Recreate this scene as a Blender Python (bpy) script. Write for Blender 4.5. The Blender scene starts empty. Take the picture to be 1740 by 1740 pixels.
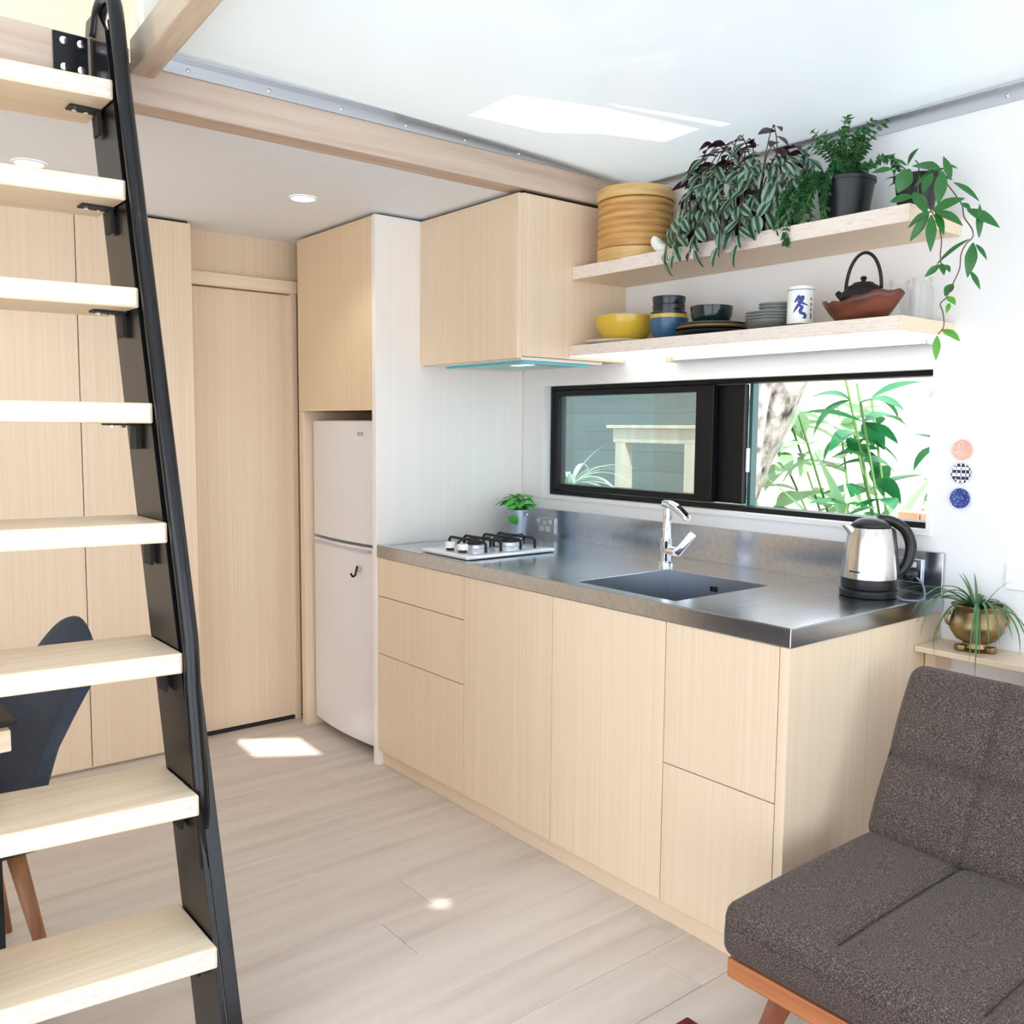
import bpy, bmesh, math, random
from mathutils import Vector, Matrix, Quaternion
scene = bpy.context.scene
C = scene.collection
PI = math.pi
R = math.radians

# ------------------------------------------------------------------ camera
CAM = Vector((-1.8784, -1.261, 1.3833))
YAW, PITCH, ROLL, FPX = 0.6794, -0.0913, 0.0087, 1562.7
fw = Vector((math.sin(YAW)*math.cos(PITCH), math.cos(YAW)*math.cos(PITCH), math.sin(PITCH)))
rt0 = Vector((math.cos(YAW), -math.sin(YAW), 0)); up0 = rt0.cross(fw)
rt = rt0*math.cos(ROLL)+up0*math.sin(ROLL); up = up0*math.cos(ROLL)-rt0*math.sin(ROLL)
cd = bpy.data.cameras.new('camera'); cam = bpy.data.objects.new('camera', cd); C.objects.link(cam)
M = Matrix((rt, up, -fw)).transposed().to_4x4(); M.translation = CAM
cam.matrix_world = M
cd.sensor_width = 36; cd.lens = FPX/1740*36; cd.clip_start = 0.02; cd.clip_end = 200
scene.camera = cam

# ------------------------------------------------------------------ light
SUN_DIR = Vector((-1.0, -1.9, 2.2)).normalized()          # towards the sun
w = bpy.data.worlds.new('sky'); scene.world = w; w.use_nodes = True
bg = w.node_tree.nodes['Background']
bg.inputs[0].default_value = (0.84, 0.92, 1.0, 1); bg.inputs[1].default_value = 2.4
sd = bpy.data.lights.new('sun', 'SUN'); sd.energy = 5.0; sd.angle = R(0.6); sd.color = (1, .96, .9)
so = bpy.data.objects.new('sun', sd); C.objects.link(so)
so.rotation_euler = (-SUN_DIR).to_track_quat('-Z', 'Y').to_euler(); so.location = (-4, -6, 9)
vs = scene.view_settings
vs.view_transform = 'Standard'; vs.look = 'None'; vs.gamma = 1; vs.exposure = 0.78; vs.use_curve_mapping = False
scene.cycles.max_bounces = 11; scene.cycles.diffuse_bounces = 7; scene.cycles.glossy_bounces = 5
scene.cycles.transparent_max_bounces = 16; scene.cycles.sample_clamp_indirect = 8.0
scene.cycles.caustics_reflective = False; scene.cycles.caustics_refractive = False
scene.cycles.use_denoising = True; scene.cycles.use_adaptive_sampling = True; scene.cycles.adaptive_threshold = .02

# ------------------------------------------------------------------ materials
def lin(r, g, b):
    f = lambda c: (c/255/12.92) if c/255 <= .04045 else ((c/255+.055)/1.055)**2.4
    return (f(r), f(g), f(b), 1)
def mat(name, col, rough=.5, metal=0, spec=.5, emit=None, estr=0, coat=0, alpha=None, sheen=0):
    m = bpy.data.materials.new(name); m.use_nodes = True
    b = m.node_tree.nodes['Principled BSDF']
    b.inputs['Base Color'].default_value = col if len(col) == 4 else (*col, 1)
    b.inputs['Roughness'].default_value = rough; b.inputs['Metallic'].default_value = metal
    b.inputs['Specular IOR Level'].default_value = spec
    b.inputs['Coat Weight'].default_value = coat
    b.inputs['Sheen Weight'].default_value = sheen
    if emit: b.inputs['Emission Color'].default_value = emit; b.inputs['Emission Strength'].default_value = estr
    return m
def nodes(m): return m.node_tree.nodes, m.node_tree.links, m.node_tree.nodes['Principled BSDF']
def noisy(name, c1, c2, scale=(1, 1, 1), nscale=1.0, detail=4, rough=.5, metal=0, bump=0, lo=.35, hi=.65, spec=.5, coat=0, c3=None, rvar=0, sheen=0):
    """two or three colours mixed along a stretched noise in object space"""
    m = mat(name, c1, rough, metal, spec, coat=coat, sheen=sheen); n, l, b = nodes(m)
    tc = n.new('ShaderNodeTexCoord'); mp = n.new('ShaderNodeMapping'); mp.inputs['Scale'].default_value = scale
    oi = n.new('ShaderNodeObjectInfo'); ad = n.new('ShaderNodeVectorMath'); ad.operation = 'ADD'
    ml = n.new('ShaderNodeMath'); ml.operation = 'MULTIPLY'; ml.inputs[1].default_value = 37.0
    l.new(oi.outputs['Random'], ml.inputs[0]); l.new(tc.outputs['Object'], mp.inputs['Vector'])
    l.new(mp.outputs[0], ad.inputs[0]); l.new(ml.outputs[0], ad.inputs[1])
    nz = n.new('ShaderNodeTexNoise'); nz.inputs['Scale'].default_value = nscale; nz.inputs['Detail'].default_value = detail
    l.new(ad.outputs[0], nz.inputs['Vector'])
    cr = n.new('ShaderNodeValToRGB'); e = cr.color_ramp.elements
    e[0].position = lo; e[0].color = c1; e[1].position = hi; e[1].color = c2
    if c3: x = e.new((lo+hi)/2); x.color = c3
    l.new(nz.outputs['Fac'], cr.inputs[0])
    if rvar:                                    # each object a touch lighter or darker
        hs = n.new('ShaderNodeHueSaturation'); mr = n.new('ShaderNodeMapRange')
        mr.inputs['To Min'].default_value = 1-rvar; mr.inputs['To Max'].default_value = 1+rvar
        l.new(oi.outputs['Random'], mr.inputs['Value']); l.new(mr.outputs[0], hs.inputs['Value'])
        l.new(cr.outputs[0], hs.inputs['Color']); l.new(hs.outputs[0], b.inputs['Base Color'])
    else: l.new(cr.outputs[0], b.inputs['Base Color'])
    if bump:
        bp = n.new('ShaderNodeBump'); bp.inputs['Strength'].default_value = bump; bp.inputs['Distance'].default_value = .002
        l.new(nz.outputs['Fac'], bp.inputs['Height']); l.new(bp.outputs[0], b.inputs['Normal'])
    return m
BA, BB, BC = lin(236, 216, 190), lin(226, 202, 172), lin(231, 209, 181)
bam_z = noisy('bamboo_vertical', BA, BB, (120, 120, 1.1), 1, 4, .38, c3=BC, lo=.22, hi=.78, rvar=.025)
bam_y = noisy('bamboo_along', BA, BB, (120, 1.1, 120), 1, 4, .4, c3=BC, lo=.22, hi=.78)
bam_x = noisy('bamboo_across', lin(240, 224, 198), lin(228, 206, 174), (.9, 75, 75), 1, 3, .4, c3=lin(234, 215, 186), lo=.3, hi=.7)
bam_edge = noisy('bamboo_ply_edge', lin(232, 220, 208), lin(212, 192, 178), (45, 45, 240), 1, 2, .5, lo=.5, hi=.8)
panel_washed = noisy('bamboo_washed_by_light', lin(246, 242, 237), lin(244, 239, 232), (40, 40, .9), 1, 2, .3)  # bamboo end panel; the bright wash of light is put into the colour
beam_wood = noisy('oak_beam', lin(214, 194, 178), lin(188, 164, 146), (1.6, 45, 45), 1, 5, .55, c3=lin(204, 182, 164), lo=.3, hi=.72)
beam_y = noisy('oak_beam_long', lin(214, 198, 176), lin(190, 168, 144), (45, 1.6, 45), 1, 5, .55, c3=lin(206, 186, 160), lo=.3, hi=.72)
floor_m = noisy('whitewashed_oak', lin(220, 211, 203), lin(194, 182, 172), (1.3, 16, 16), 1, 6, .42, c3=lin(211, 200, 191), lo=.25, hi=.78, rvar=.02, bump=.06)
sub_m = mat('subfloor', lin(120, 105, 92), .8)
white = mat('white_paint', lin(240, 240, 240), .55)
ceil_m = mat('ceiling_paint', lin(240, 247, 255), .6)
trim_w = mat('white_trim', lin(244, 243, 240), .4)
black = mat('black_steel', lin(9, 10, 14), .3, 0, .35, coat=.12)
black_fr = mat('black_aluminium', lin(9, 10, 14), .4, 0, .3)
blackp = mat('black_plastic', lin(14, 14, 16), .4)
blackm = mat('matt_black', lin(22, 22, 25), .6)
iron = mat('cast_iron', lin(30, 31, 36), .55, .3)
steel = noisy('brushed_steel', (.52, .56, .62, 1), (.60, .63, .68, 1), (2, 60, 60), 1, 3, .2, 1)
steel_v = noisy('brushed_steel_vertical', (.62, .59, .55, 1), (.74, .70, .66, 1), (90, 90, 2), 1, 3, .24, 1)
sink_m = mat('sink_steel', (.36, .39, .44, 1), .28, 1)
chrome = mat('chrome', (.86, .87, .9, 1), .06, 1)
alu = mat('aluminium_strip', (.62, .64, .68, 1), .35, .9)
galv = noisy('zinc', (.42, .46, .56, 1), (.55, .6, .7, 1), (9, 9, 9), 1, 3, .35, .8)
brass = noisy('aged_brass', (.20, .13, .06, 1), (.38, .27, .13, 1), (14, 14, 14), 1, 4, .33, .95)
fridge_m = mat('fridge_white', lin(232, 229, 230), .3, coat=.3)
gap_shade = mat('painted_gap_shade', lin(40, 30, 26), .8)  # dark strips painted in for the shade in the gaps above the cupboards
downl = mat('downlight_glow', (1, 1, 1), .5, emit=(1, .97, .92, 1), estr=6)
glow_m = mat('soft_glow', (1, 1, 1), .5, emit=(1, .97, .93, 1), estr=.8)  # glow used by the hood light and the shelf underside
sofa_m = noisy('sofa_fabric', lin(42, 34, 31), lin(124, 108, 100), (290, 430, 360), 1, 2, .95, bump=.4, c3=lin(74, 63, 58), lo=.34, hi=.68, sheen=.1)
rail_m = noisy('orange_timber', lin(196, 128, 84), lin(168, 100, 60), (45, 1.6, 45), 1, 4, .4)
leg_m = noisy('red_timber', lin(150, 92, 66), lin(120, 68, 48), (30, 30, 2), 1, 4, .45)
chair_m = noisy('slate_fabric', lin(66, 76, 90), lin(50, 58, 72), (300, 300, 300), 1, 3, .9, bump=.2)
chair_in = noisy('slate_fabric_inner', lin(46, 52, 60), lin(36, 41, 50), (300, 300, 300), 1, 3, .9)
oak_leg = noisy('oak_leg', lin(170, 118, 78), lin(136, 88, 56), (40, 40, 2), 1, 4, .45)
bamb_bk = noisy('steamer_bamboo', lin(214, 168, 104), lin(184, 134, 76), (6, 6, 60), 1, 4, .5, c3=lin(202, 154, 90))
bamb_lid = noisy('steamer_lid', lin(222, 186, 126), lin(200, 160, 98), (6, 6, 60), 1, 4, .45)
white_c = mat('white_ceramic', lin(240, 240, 236), .2)
yellow_c = mat('yellow_glaze', lin(206, 172, 58), .25)
cel_c = mat('celadon_glaze', lin(196, 206, 196), .25)
blue_c = mat('blue_glaze', lin(48, 88, 122), .3)
navy_c = mat('navy_glaze', lin(22, 26, 40), .25)
green_c = mat('bottle_green_glaze', lin(14, 36, 36), .15)
ink_c = mat('dark_blue_plate', lin(26, 36, 48), .25)
grey_c = mat('grey_glaze', lin(150, 156, 152), .35)
dgrey_c = mat('dark_grey_glaze', lin(96, 100, 98), .4)
kanji_m = mat('cobalt_brush', lin(30, 52, 134), .3)
kfoot = mat('unglazed_foot', lin(84, 52, 46), .7)
burl = noisy('carved_wood', lin(120, 64, 46), lin(70, 34, 26), (10, 10, 30), 1, 5, .4, c3=lin(98, 50, 36))
soil = mat('soil', lin(52, 40, 32), .95)
stem_m = mat('stem', lin(92, 74, 60), .6)
gstem = mat('green_stem', lin(86, 120, 60), .6)
pink_d = noisy('pink_dotted', lin(236, 170, 150), lin(246, 210, 196), (260, 260, 260), 1, 1, .4, lo=.5, hi=.56)
navy_d = noisy('navy_dotted', lin(38, 58, 132), lin(130, 150, 210), (230, 230, 230), 1, 1, .4, lo=.58, hi=.64)
def checker(name, c1, c2, s):
    m = mat(name, c1, .4); n, l, b = nodes(m); tc = n.new('ShaderNodeTexCoord')
    ro = n.new('ShaderNodeMapping'); ro.inputs['Rotation'].default_value = (R(45), 0, 0); ro.inputs['Location'].default_value = (.5, .003, .004)
    ck = n.new('ShaderNodeTexChecker'); ck.inputs['Scale'].default_value = s; ck.inputs[1].default_value = c1; ck.inputs[2].default_value = c2
    l.new(tc.outputs['Object'], ro.inputs[0]); l.new(ro.outputs[0], ck.inputs[0]); l.new(ck.outputs[0], b.inputs['Base Color']); return m
check_d = checker('navy_white_check', lin(240, 242, 246), lin(28, 36, 74), 110)
rug_m = noisy('red_rug', lin(120, 24, 38), lin(70, 14, 26), (60, 60, 60), 1, 3, .95, bump=.5)
def thin_glass(name, tint, gl=.08, rough=0.0, edge=True):
    m = bpy.data.materials.new(name); m.use_nodes = True; n, l = m.node_tree.nodes, m.node_tree.links
    n.remove(n['Principled BSDF']); out = n['Material Output']
    t = n.new('ShaderNodeBsdfTransparent'); t.inputs[0].default_value = tint
    g = n.new('ShaderNodeBsdfGlossy'); g.inputs['Roughness'].default_value = rough
    mx = n.new('ShaderNodeMixShader')
    if edge:
        lw = n.new('ShaderNodeLayerWeight'); lw.inputs[0].default_value = .25
        mr = n.new('ShaderNodeMapRange'); mr.inputs['To Min'].default_value = gl; mr.inputs['To Max'].default_value = .75
        l.new(lw.outputs['Facing'], mr.inputs[0]); l.new(mr.outputs[0], mx.inputs[0])
    else: mx.inputs[0].default_value = gl
    l.new(t.outputs[0], mx.inputs[1]); l.new(g.outputs[0], mx.inputs[2]); l.new(mx.outputs[0], out.inputs[0]); return m
pane_m = thin_glass('window_glass', (.80, .86, .87, 1), .10, 0, False)
jar_m = thin_glass('jar_glass', (.96, .97, .97, 1), .04)
hoodglass = thin_glass('hood_glass', (.94, .99, .99, 1), .08, 0, False)
def fabric_roof():
    m = bpy.data.materials.new('stretched_roof_sheet'); m.use_nodes = True; n, l = m.node_tree.nodes, m.node_tree.links
    n.remove(n['Principled BSDF']); out = n['Material Output']
    d = n.new('ShaderNodeBsdfDiffuse'); d.inputs[0].default_value = (.80, .83, .84, 1)
    t = n.new('ShaderNodeBsdfTranslucent'); t.inputs[0].default_value = (.40, .425, .437, 1)
    g = n.new('ShaderNodeBsdfGlossy'); g.inputs['Roughness'].default_value = .06; g.inputs[0].default_value = (1, 1, 1, 1)
    tc = n.new('ShaderNodeTexCoord'); nz = n.new('ShaderNodeTexNoise'); nz.inputs['Scale'].default_value = 2.2
    mp = n.new('ShaderNodeMapping'); mp.inputs['Scale'].default_value = (.6, 1.6, 1)
    bp = n.new('ShaderNodeBump'); bp.inputs['Strength'].default_value = .25; bp.inputs['Distance'].default_value = .02
    l.new(tc.outputs['Object'], mp.inputs[0]); l.new(mp.outputs[0], nz.inputs[0]); l.new(nz.outputs[0], bp.inputs['Height']); l.new(bp.outputs[0], g.inputs['Normal'])
    a = n.new('ShaderNodeMixShader'); a.inputs[0].default_value = .45; l.new(d.outputs[0], a.inputs[1]); l.new(t.outputs[0], a.inputs[2])
    b = n.new('ShaderNodeMixShader'); b.inputs[0].default_value = .10; l.new(a.outputs[0], b.inputs[1]); l.new(g.outputs[0], b.inputs[2])
    l.new(b.outputs[0], out.inputs[0]); return m
roof_sheet = fabric_roof()
def leafmat(name, top, under, stripe=None, half=.2, rough=.4, trans=.25):
    """leaf with its own underside colour; an optional pale stripe runs either side of the midrib"""
    m = mat(name, top, rough); n, l, b = nodes(m)
    src = None
    if stripe:
        tc = n.new('ShaderNodeTexCoord'); sx = n.new('ShaderNodeSeparateXYZ'); ab = n.new('ShaderNodeMath'); ab.operation = 'ABSOLUTE'
        l.new(tc.outputs['Object'], sx.inputs[0]); l.new(sx.outputs['Y'], ab.inputs[0])
        cr = n.new('ShaderNodeValToRGB'); cr.color_ramp.interpolation = 'EASE'; e = cr.color_ramp.elements
        e[0].position = half*.2; e[0].color = top; e[1].position = half*.45; e[1].color = stripe
        x = e.new(half*.75); x.color = stripe; y = e.new(half*.95); y.color = top
        l.new(ab.outputs[0], cr.inputs[0]); src = cr.outputs[0]
    gm = n.new('ShaderNodeNewGeometry'); mx = n.new('ShaderNodeMix'); mx.data_type = 'RGBA'
    l.new(gm.outputs['Backfacing'], mx.inputs[0]); mx.inputs[6].default_value = top; mx.inputs[7].default_value = under
    if src: l.new(src, mx.inputs[6])
    l.new(mx.outputs[2], b.inputs['Base Color'])
    if trans:
        out = n['Material Output']; tr = n.new('ShaderNodeBsdfTranslucent'); l.new(mx.outputs[2], tr.inputs[0])
        ms = n.new('ShaderNodeMixShader'); ms.inputs[0].default_value = trans
        l.new(b.outputs[0], ms.inputs[1]); l.new(tr.outputs[0], ms.inputs[2]); l.new(ms.outputs[0], out.inputs[0])
    return m
trad_m = leafmat('zebra_leaf', lin(46, 78, 52), lin(66, 26, 44), lin(150, 178, 156), .017)
hoya_m = leafmat('hoya_leaf', lin(46, 112, 50), lin(78, 130, 66), None, rough=.3)
hoya_y = leafmat('hoya_young_leaf', lin(96, 168, 62), lin(110, 170, 80), None, rough=.3)
jade_m = leafmat('small_leaf', lin(52, 112, 66), lin(70, 120, 74))
basil_m = leafmat('basil_leaf', lin(86, 190, 78), lin(110, 196, 100))
spider_m = leafmat('strap_leaf', lin(64, 110, 62), lin(86, 124, 76))
moss_m = leafmat('air_plant_leaf', lin(112, 160, 84), lin(120, 160, 92))
gar_m = leafmat('garden_strap_leaf', lin(64, 140, 84), lin(70, 140, 90), trans=.3)
gar_m2 = leafmat('garden_broad_leaf', lin(30, 112, 62), lin(40, 118, 70), trans=.3)
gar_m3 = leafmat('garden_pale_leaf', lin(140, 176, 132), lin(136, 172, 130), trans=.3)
bark = noisy('mottled_bark', lin(190, 182, 176), lin(64, 56, 54), (9, 9, 5), 1.6, 6, .9, bump=.6, lo=.42, hi=.66)
ground_m = noisy('garden_soil', lin(196, 178, 156), lin(140, 120, 98), (3, 3, 3), 2, 5, .95)
fence_m = noisy('grey_fence_board', lin(108, 118, 112), lin(94, 104, 98), (30, 1.2, 30), 1, 4, .8, rvar=.08)
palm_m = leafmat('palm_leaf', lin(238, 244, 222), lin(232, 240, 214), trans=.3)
pine_m = noisy('pale_pine', lin(236, 214, 190), lin(218, 192, 164), (20, 20, 2), 1, 4, .6)
brick_m = noisy('terracotta', lin(206, 150, 124), lin(178, 122, 98), (8, 8, 8), 1, 4, .85)
wallout = mat('outer_cladding', lin(190, 190, 186), .7)

# ------------------------------------------------------------------ geometry helpers
def bm_(): return bmesh.new()
def box(bm, x0, x1, y0, y1, z0, z1):
    v = [bm.verts.new((x, y, z)) for x in (x0, x1) for y in (y0, y1) for z in (z0, z1)]
    for f in ((0, 1, 3, 2), (4, 6, 7, 5), (0, 4, 5, 1), (2, 3, 7, 6), (0, 2, 6, 4), (1, 5, 7, 3)): bm.faces.new([v[i] for i in f])
    return bm
def lathe(bm, prof, seg=32, c=(0, 0, 0), sx=1, sy=1, cap0=True, cap1=False):
    rings = []
    for r, z in prof:
        rings.append([bm.verts.new((c[0]+sx*r*math.cos(2*PI*k/seg), c[1]+sy*r*math.sin(2*PI*k/seg), c[2]+z)) for k in range(seg)])
    for a, b in zip(rings, rings[1:]):
        for k in range(seg): bm.faces.new((a[k], a[(k+1) % seg], b[(k+1) % seg], b[k]))
    if cap0: bm.faces.new(rings[0][::-1])
    if cap1: bm.faces.new(rings[-1])
    return bm
def tube(bm, pts, r, seg=10, caps=True):
    pts = [Vector(p) for p in pts]; n = len(pts); rr = r if isinstance(r, (list, tuple)) else [r]*n
    t0 = (pts[1]-pts[0]).normalized(); a = Vector((0, 0, 1)) if abs(t0.z) < .9 else Vector((1, 0, 0))
    u = t0.cross(a).normalized(); rings = []; pt = t0
    for i, p in enumerate(pts):
        t = ((pts[min(i+1, n-1)]-p).normalized()+(p-pts[max(i-1, 0)]).normalized())
        t = t.normalized() if t.length > 1e-6 else pt
        q = pt.rotation_difference(t); u = (q @ u).normalized(); v = t.cross(u).normalized(); pt = t
        rings.append([bm.verts.new(p+rr[i]*(u*math.cos(2*PI*k/seg)+v*math.sin(2*PI*k/seg))) for k in range(seg)])
    for a_, b_ in zip(rings, rings[1:]):
        for k in range(seg): bm.faces.new((a_[k], a_[(k+1) % seg], b_[(k+1) % seg], b_[k]))
    if caps: bm.faces.new(rings[0][::-1]); bm.faces.new(rings[-1])
    return bm
def smooth_path(pts, n=6):
    """Catmull-Rom through the points"""
    P = [Vector(p) for p in pts]; P = [2*P[0]-P[1]]+P+[2*P[-1]-P[-2]]; out = []
    for i in range(1, len(P)-2):
        for k in range(n):
            t = k/n; a, b, c, d = P[i-1:i+3]
            out.append(.5*((2*b)+(c-a)*t+(2*a-5*b+4*c-d)*t*t+(3*b-a-3*c+d)*t**3))
    out.append(P[-2]); return out
def prism(bm, poly, axis, a, b):
    """extrude a 2-D polygon along an axis; poly in the other two axes in order"""
    def P(p, t): return {'x': (t, p[0], p[1]), 'y': (p[0], t, p[1]), 'z': (p[0], p[1], t)}[axis]
    A = [bm.verts.new(P(p, a)) for p in poly]; B = [bm.verts.new(P(p, b)) for p in poly]; n = len(poly)
    bm.faces.new(A); bm.faces.new(B[::-1])
    for i in range(n): bm.faces.new((A[i], B[i], B[(i+1) % n], A[(i+1) % n]))
    return bm
def holed(bm, outer, holes, axis, a, b):
    """slab with holes: loops in 2-D, extruded along axis"""
    def P(p, t): return {'x': (t, p[0], p[1]), 'y': (p[0], t, p[1]), 'z': (p[0], p[1], t)}[axis]
    for t in (a, b):
        es = []
        for loop in [outer]+holes:
            vs_ = [bm.verts.new(P(p, t)) for p in loop]
            es += [bm.edges.new((vs_[i], vs_[(i+1) % len(vs_)])) for i in range(len(vs_))]
        bmesh.ops.triangle_fill(bm, edges=es, use_beauty=True)
    for loop in [outer]+holes:
        n = len(loop)
        for i in range(n):
            p, q = loop[i], loop[(i+1) % n]
            bm.faces.new([bm.verts.new(P(p, a)), bm.verts.new(P(q, a)), bm.verts.new(P(q, b)), bm.verts.new(P(p, b))])
    bmesh.ops.remove_doubles(bm, verts=bm.verts, dist=1e-5)
    return bm
def rect(x0, x1, y0, y1): return [(x0, y0), (x1, y0), (x1, y1), (x0, y1)]
def rbox(bm, x0, x1, y0, y1, z0, z1, r, cuts=(12, 12, 6), fn=None):
    """rounded, finely divided box; fn(x, y, z, nx, ny, nz) may move each vertex"""
    lo = Vector((x0, y0, z0)); hi = Vector((x1, y1, z1)); cen = (lo+hi)/2; seen = {}
    def vert(p):
        k = tuple(round(c, 5) for c in p)
        if k in seen: return seen[k]
        q = Vector([min(max(p[i], lo[i]+r), hi[i]-r) for i in range(3)]); d = Vector(p)-q
        nrm = d.normalized() if d.length > 1e-9 else Vector((0, 0, 1)); o = q+nrm*r if d.length > 1e-9 else Vector(p)
        if fn: o = Vector(fn(o, nrm))
        seen[k] = bm.verts.new(o); return seen[k]
    def lin_(a, b, n):                                # finer near the ends
        t = sorted(set([0, .15*r/(b-a), .45*r/(b-a), r/(b-a), 1-r/(b-a), 1-.45*r/(b-a), 1-.15*r/(b-a), 1]+[i/n for i in range(1, n)]))
        return [a+(b-a)*x for x in t]
    g = [lin_(lo[i], hi[i], cuts[i]) for i in range(3)]
    for ax in range(3):
        o1, o2 = [(1, 2), (2, 0), (0, 1)][ax]
        for side in (0, 1):
            c = (lo, hi)[side][ax]
            for i in range(len(g[o1])-1):
                for j in range(len(g[o2])-1):
                    qs = []
                    for di, dj in ((0, 0), (1, 0), (1, 1), (0, 1)):
                        p = [0, 0, 0]; p[ax] = c; p[o1] = g[o1][i+di]; p[o2] = g[o2][j+dj]; qs.append(vert(p))
                    if side == 0: qs = qs[::-1]
                    if len(set(qs)) == 4:
                        try: bm.faces.new(qs)
                        except ValueError: pass
    return bm
def obj(name, bm, m, parent=None, smooth=False, bevel=0, loc=None, segs=2, label=None, kind=None, fixn=True):
    if fixn: bmesh.ops.recalc_face_normals(bm, faces=bm.faces)
    me = bpy.data.meshes.new(name); bm.to_mesh(me); bm.free()
    o = bpy.data.objects.new(name, me); C.objects.link(o)
    for mm in (m if isinstance(m, (list, tuple)) else [m]): me.materials.append(mm)
    if smooth:
        for p in me.polygons: p.use_smooth = True
        if smooth == 'auto': me.set_sharp_from_angle(angle=R(38))
    if bevel:
        b = o.modifiers.new('bevel', 'BEVEL'); b.width = bevel; b.segments = segs; b.limit_method = 'ANGLE'; b.angle_limit = R(40)
    if loc: o.location = loc
    if parent:
        o.parent = parent
        if not loc and parent.get('_w'): o.matrix_parent_inverse = Matrix.Translation(-parent.location)
    if label: o['label'] = label
    if kind: o['kind'] = kind
    return o
def thing(name, label, cat, loc=(0, 0, 0), rotz=0, group=None, world=False):
    """Empty at the thing's base. world=True: its parts are given in room coordinates"""
    o = bpy.data.objects.new(name, None); C.objects.link(o); o.location = loc; o.rotation_euler = (0, 0, rotz)
    o.empty_display_size = .05; o['label'] = label; o['category'] = cat
    if group: o['group'] = group
    if world: o['_w'] = 1
    return o
def tag(o, label, cat, group=None):
    o['label'] = label; o['category'] = cat
    if group: o['group'] = group
    return o
def struct(name, bm, m, label=None, **k):
    o = obj(name, bm, m, **k); o['kind'] = 'structure'
    if label: o['label'] = label
    return o
def leaf_mesh(name, L=1, W=.3, bend=.25, fold=.12, seg=6, m=None, tipw=.0, peak=.45, wave=0, mid=True):
    """a leaf along +X, length L, width W, midrib sunk; drooping by bend"""
    vs_, fs = [], []
    for i in range(seg+1):
        t = i/seg
        ww = W/2*(t/peak)**.6 if t < peak else W/2*max(0, 1-((t-peak)/(1-peak))**1.9)
        ww = max(ww, W*.03) if i < seg else W*.012
        if i == 0: ww = W*.05
        ang = bend*2*t; x = L*(math.sin(ang)/(2*bend) if abs(bend) > 1e-3 else t); z = -L*((1-math.cos(ang))/(2*bend) if abs(bend) > 1e-3 else 0)
        up_ = fold*ww*2*.5 + wave*math.sin(t*9)*W
        vs_ += [(x, ww, z+up_), (x, 0, z), (x, -ww, z+up_)]
    for i in range(seg):
        a = 3*i; fs += [(a+1, a+4, a+3, a), (a+2, a+5, a+4, a+1)]
    me = bpy.data.meshes.new(name); me.from_pydata(vs_, [], fs); me.update()
    if m: me.materials.append(m)
    for p in me.polygons: p.use_smooth = True
    return me
def orient(base, d, upv=(0, 0, 1), roll=0, s=1):
    d = Vector(d).normalized(); u = Vector(upv)
    y = u.cross(d)
    if y.length < 1e-4: y = Vector((0, 1, 0)).cross(d)
    y.normalize(); z = d.cross(y).normalized()
    if roll: q = Quaternion(d, roll); y = q @ y; z = q @ z
    m = Matrix((d, y, z)).transposed().to_4x4() @ Matrix.Scale(s, 4); m.translation = Vector(base); return m
def put(name, me, mw, parent):
    """a mesh-sharing part; mw in the parent's own space"""
    o = bpy.data.objects.new(name, me); C.objects.link(o); o.parent = parent; o.matrix_basis = mw; return o
def text_mesh(s, size, m, depth=.0004):
    cu = bpy.data.curves.new('t', 'FONT'); cu.body = s; cu.size = size; cu.extrude = depth; cu.align_x = 'CENTER'; cu.align_y = 'CENTER'
    t = bpy.data.objects.new('t', cu); C.objects.link(t); bpy.context.view_layer.update()
    me = bpy.data.meshes.new_from_object(t.evaluated_get(bpy.context.evaluated_depsgraph_get()))
    bpy.data.objects.remove(t); bpy.data.curves.remove(cu); me.materials.clear(); me.materials.append(m); return me

# ------------------------------------------------------------------ key measures (metres)
XW = .755            # kitchen wall face
L_ = 1.927           # far end of the bench
HB = 1.302           # hood cabinet side / beam face
ZC = 2.219           # low ceiling
ZT = .862; ZH = .91  # bench underside / top
YB = 2.70            # back wall
random.seed(7)

# ------------------------------------------------------------------ structure
fl = struct('floor', box(bm_(), -3.3, XW, -3.3, 2.85, -.08, -.0125), sub_m, 'pale floor of whitewashed oak boards')
wd = .185; y = -3.2; rows = 0
while y < YB-.001:
    y1 = min(y+wd, YB+.1); x = -3.25-random.uniform(0, 1.0); first = True
    while x < XW-.01:
        x1 = x+random.choice((1.55, 1.8, 2.05)); a, b = max(x, -3.25), min(x1, XW)
        if b-a > .05:
            o = obj('floor_board', box(bm_(), a+.0006, b-.0006, y+.0006, y1-.0006, -.012, 0), floor_m, fl, bevel=.0012, segs=1)
        x = x1
    y += wd; rows += 1
# kitchen wall with the window opening
WY0, WY1, WZ0, WZ1 = .052, 1.795, 1.083, 1.575
struct('wall_right', holed(bm_(), rect(-3.3, 2.85, -.08, 2.60), [rect(WY0, WY1, WZ0, WZ1)], 'x', XW, XW+.13), white, 'white wall with the long kitchen window')
lin_t = struct('trim_1', bm_() if False else holed(bm_(), rect(WY0-.004, WY1+.004, WZ0-.004, WZ1+.004), [rect(WY0+.012, WY1-.012, WZ0+.012, WZ1-.012)], 'x', XW-.004, XW+.06), trim_w, 'white window liner')
struct('wall_back', holed(bm_(), rect(-3.3, XW, 0, 3.4), [], 'y', YB+.04, YB+.14), bam_z, 'pale timber back wall around the door')
struct('wall_left', holed(bm_(), rect(-3.3, 2.85, -.08, 3.3), [rect(-2.6, .9, .1, 2.1)], 'x', -3.4, -3.3), white, 'white side wall with a wide opening')
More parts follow.
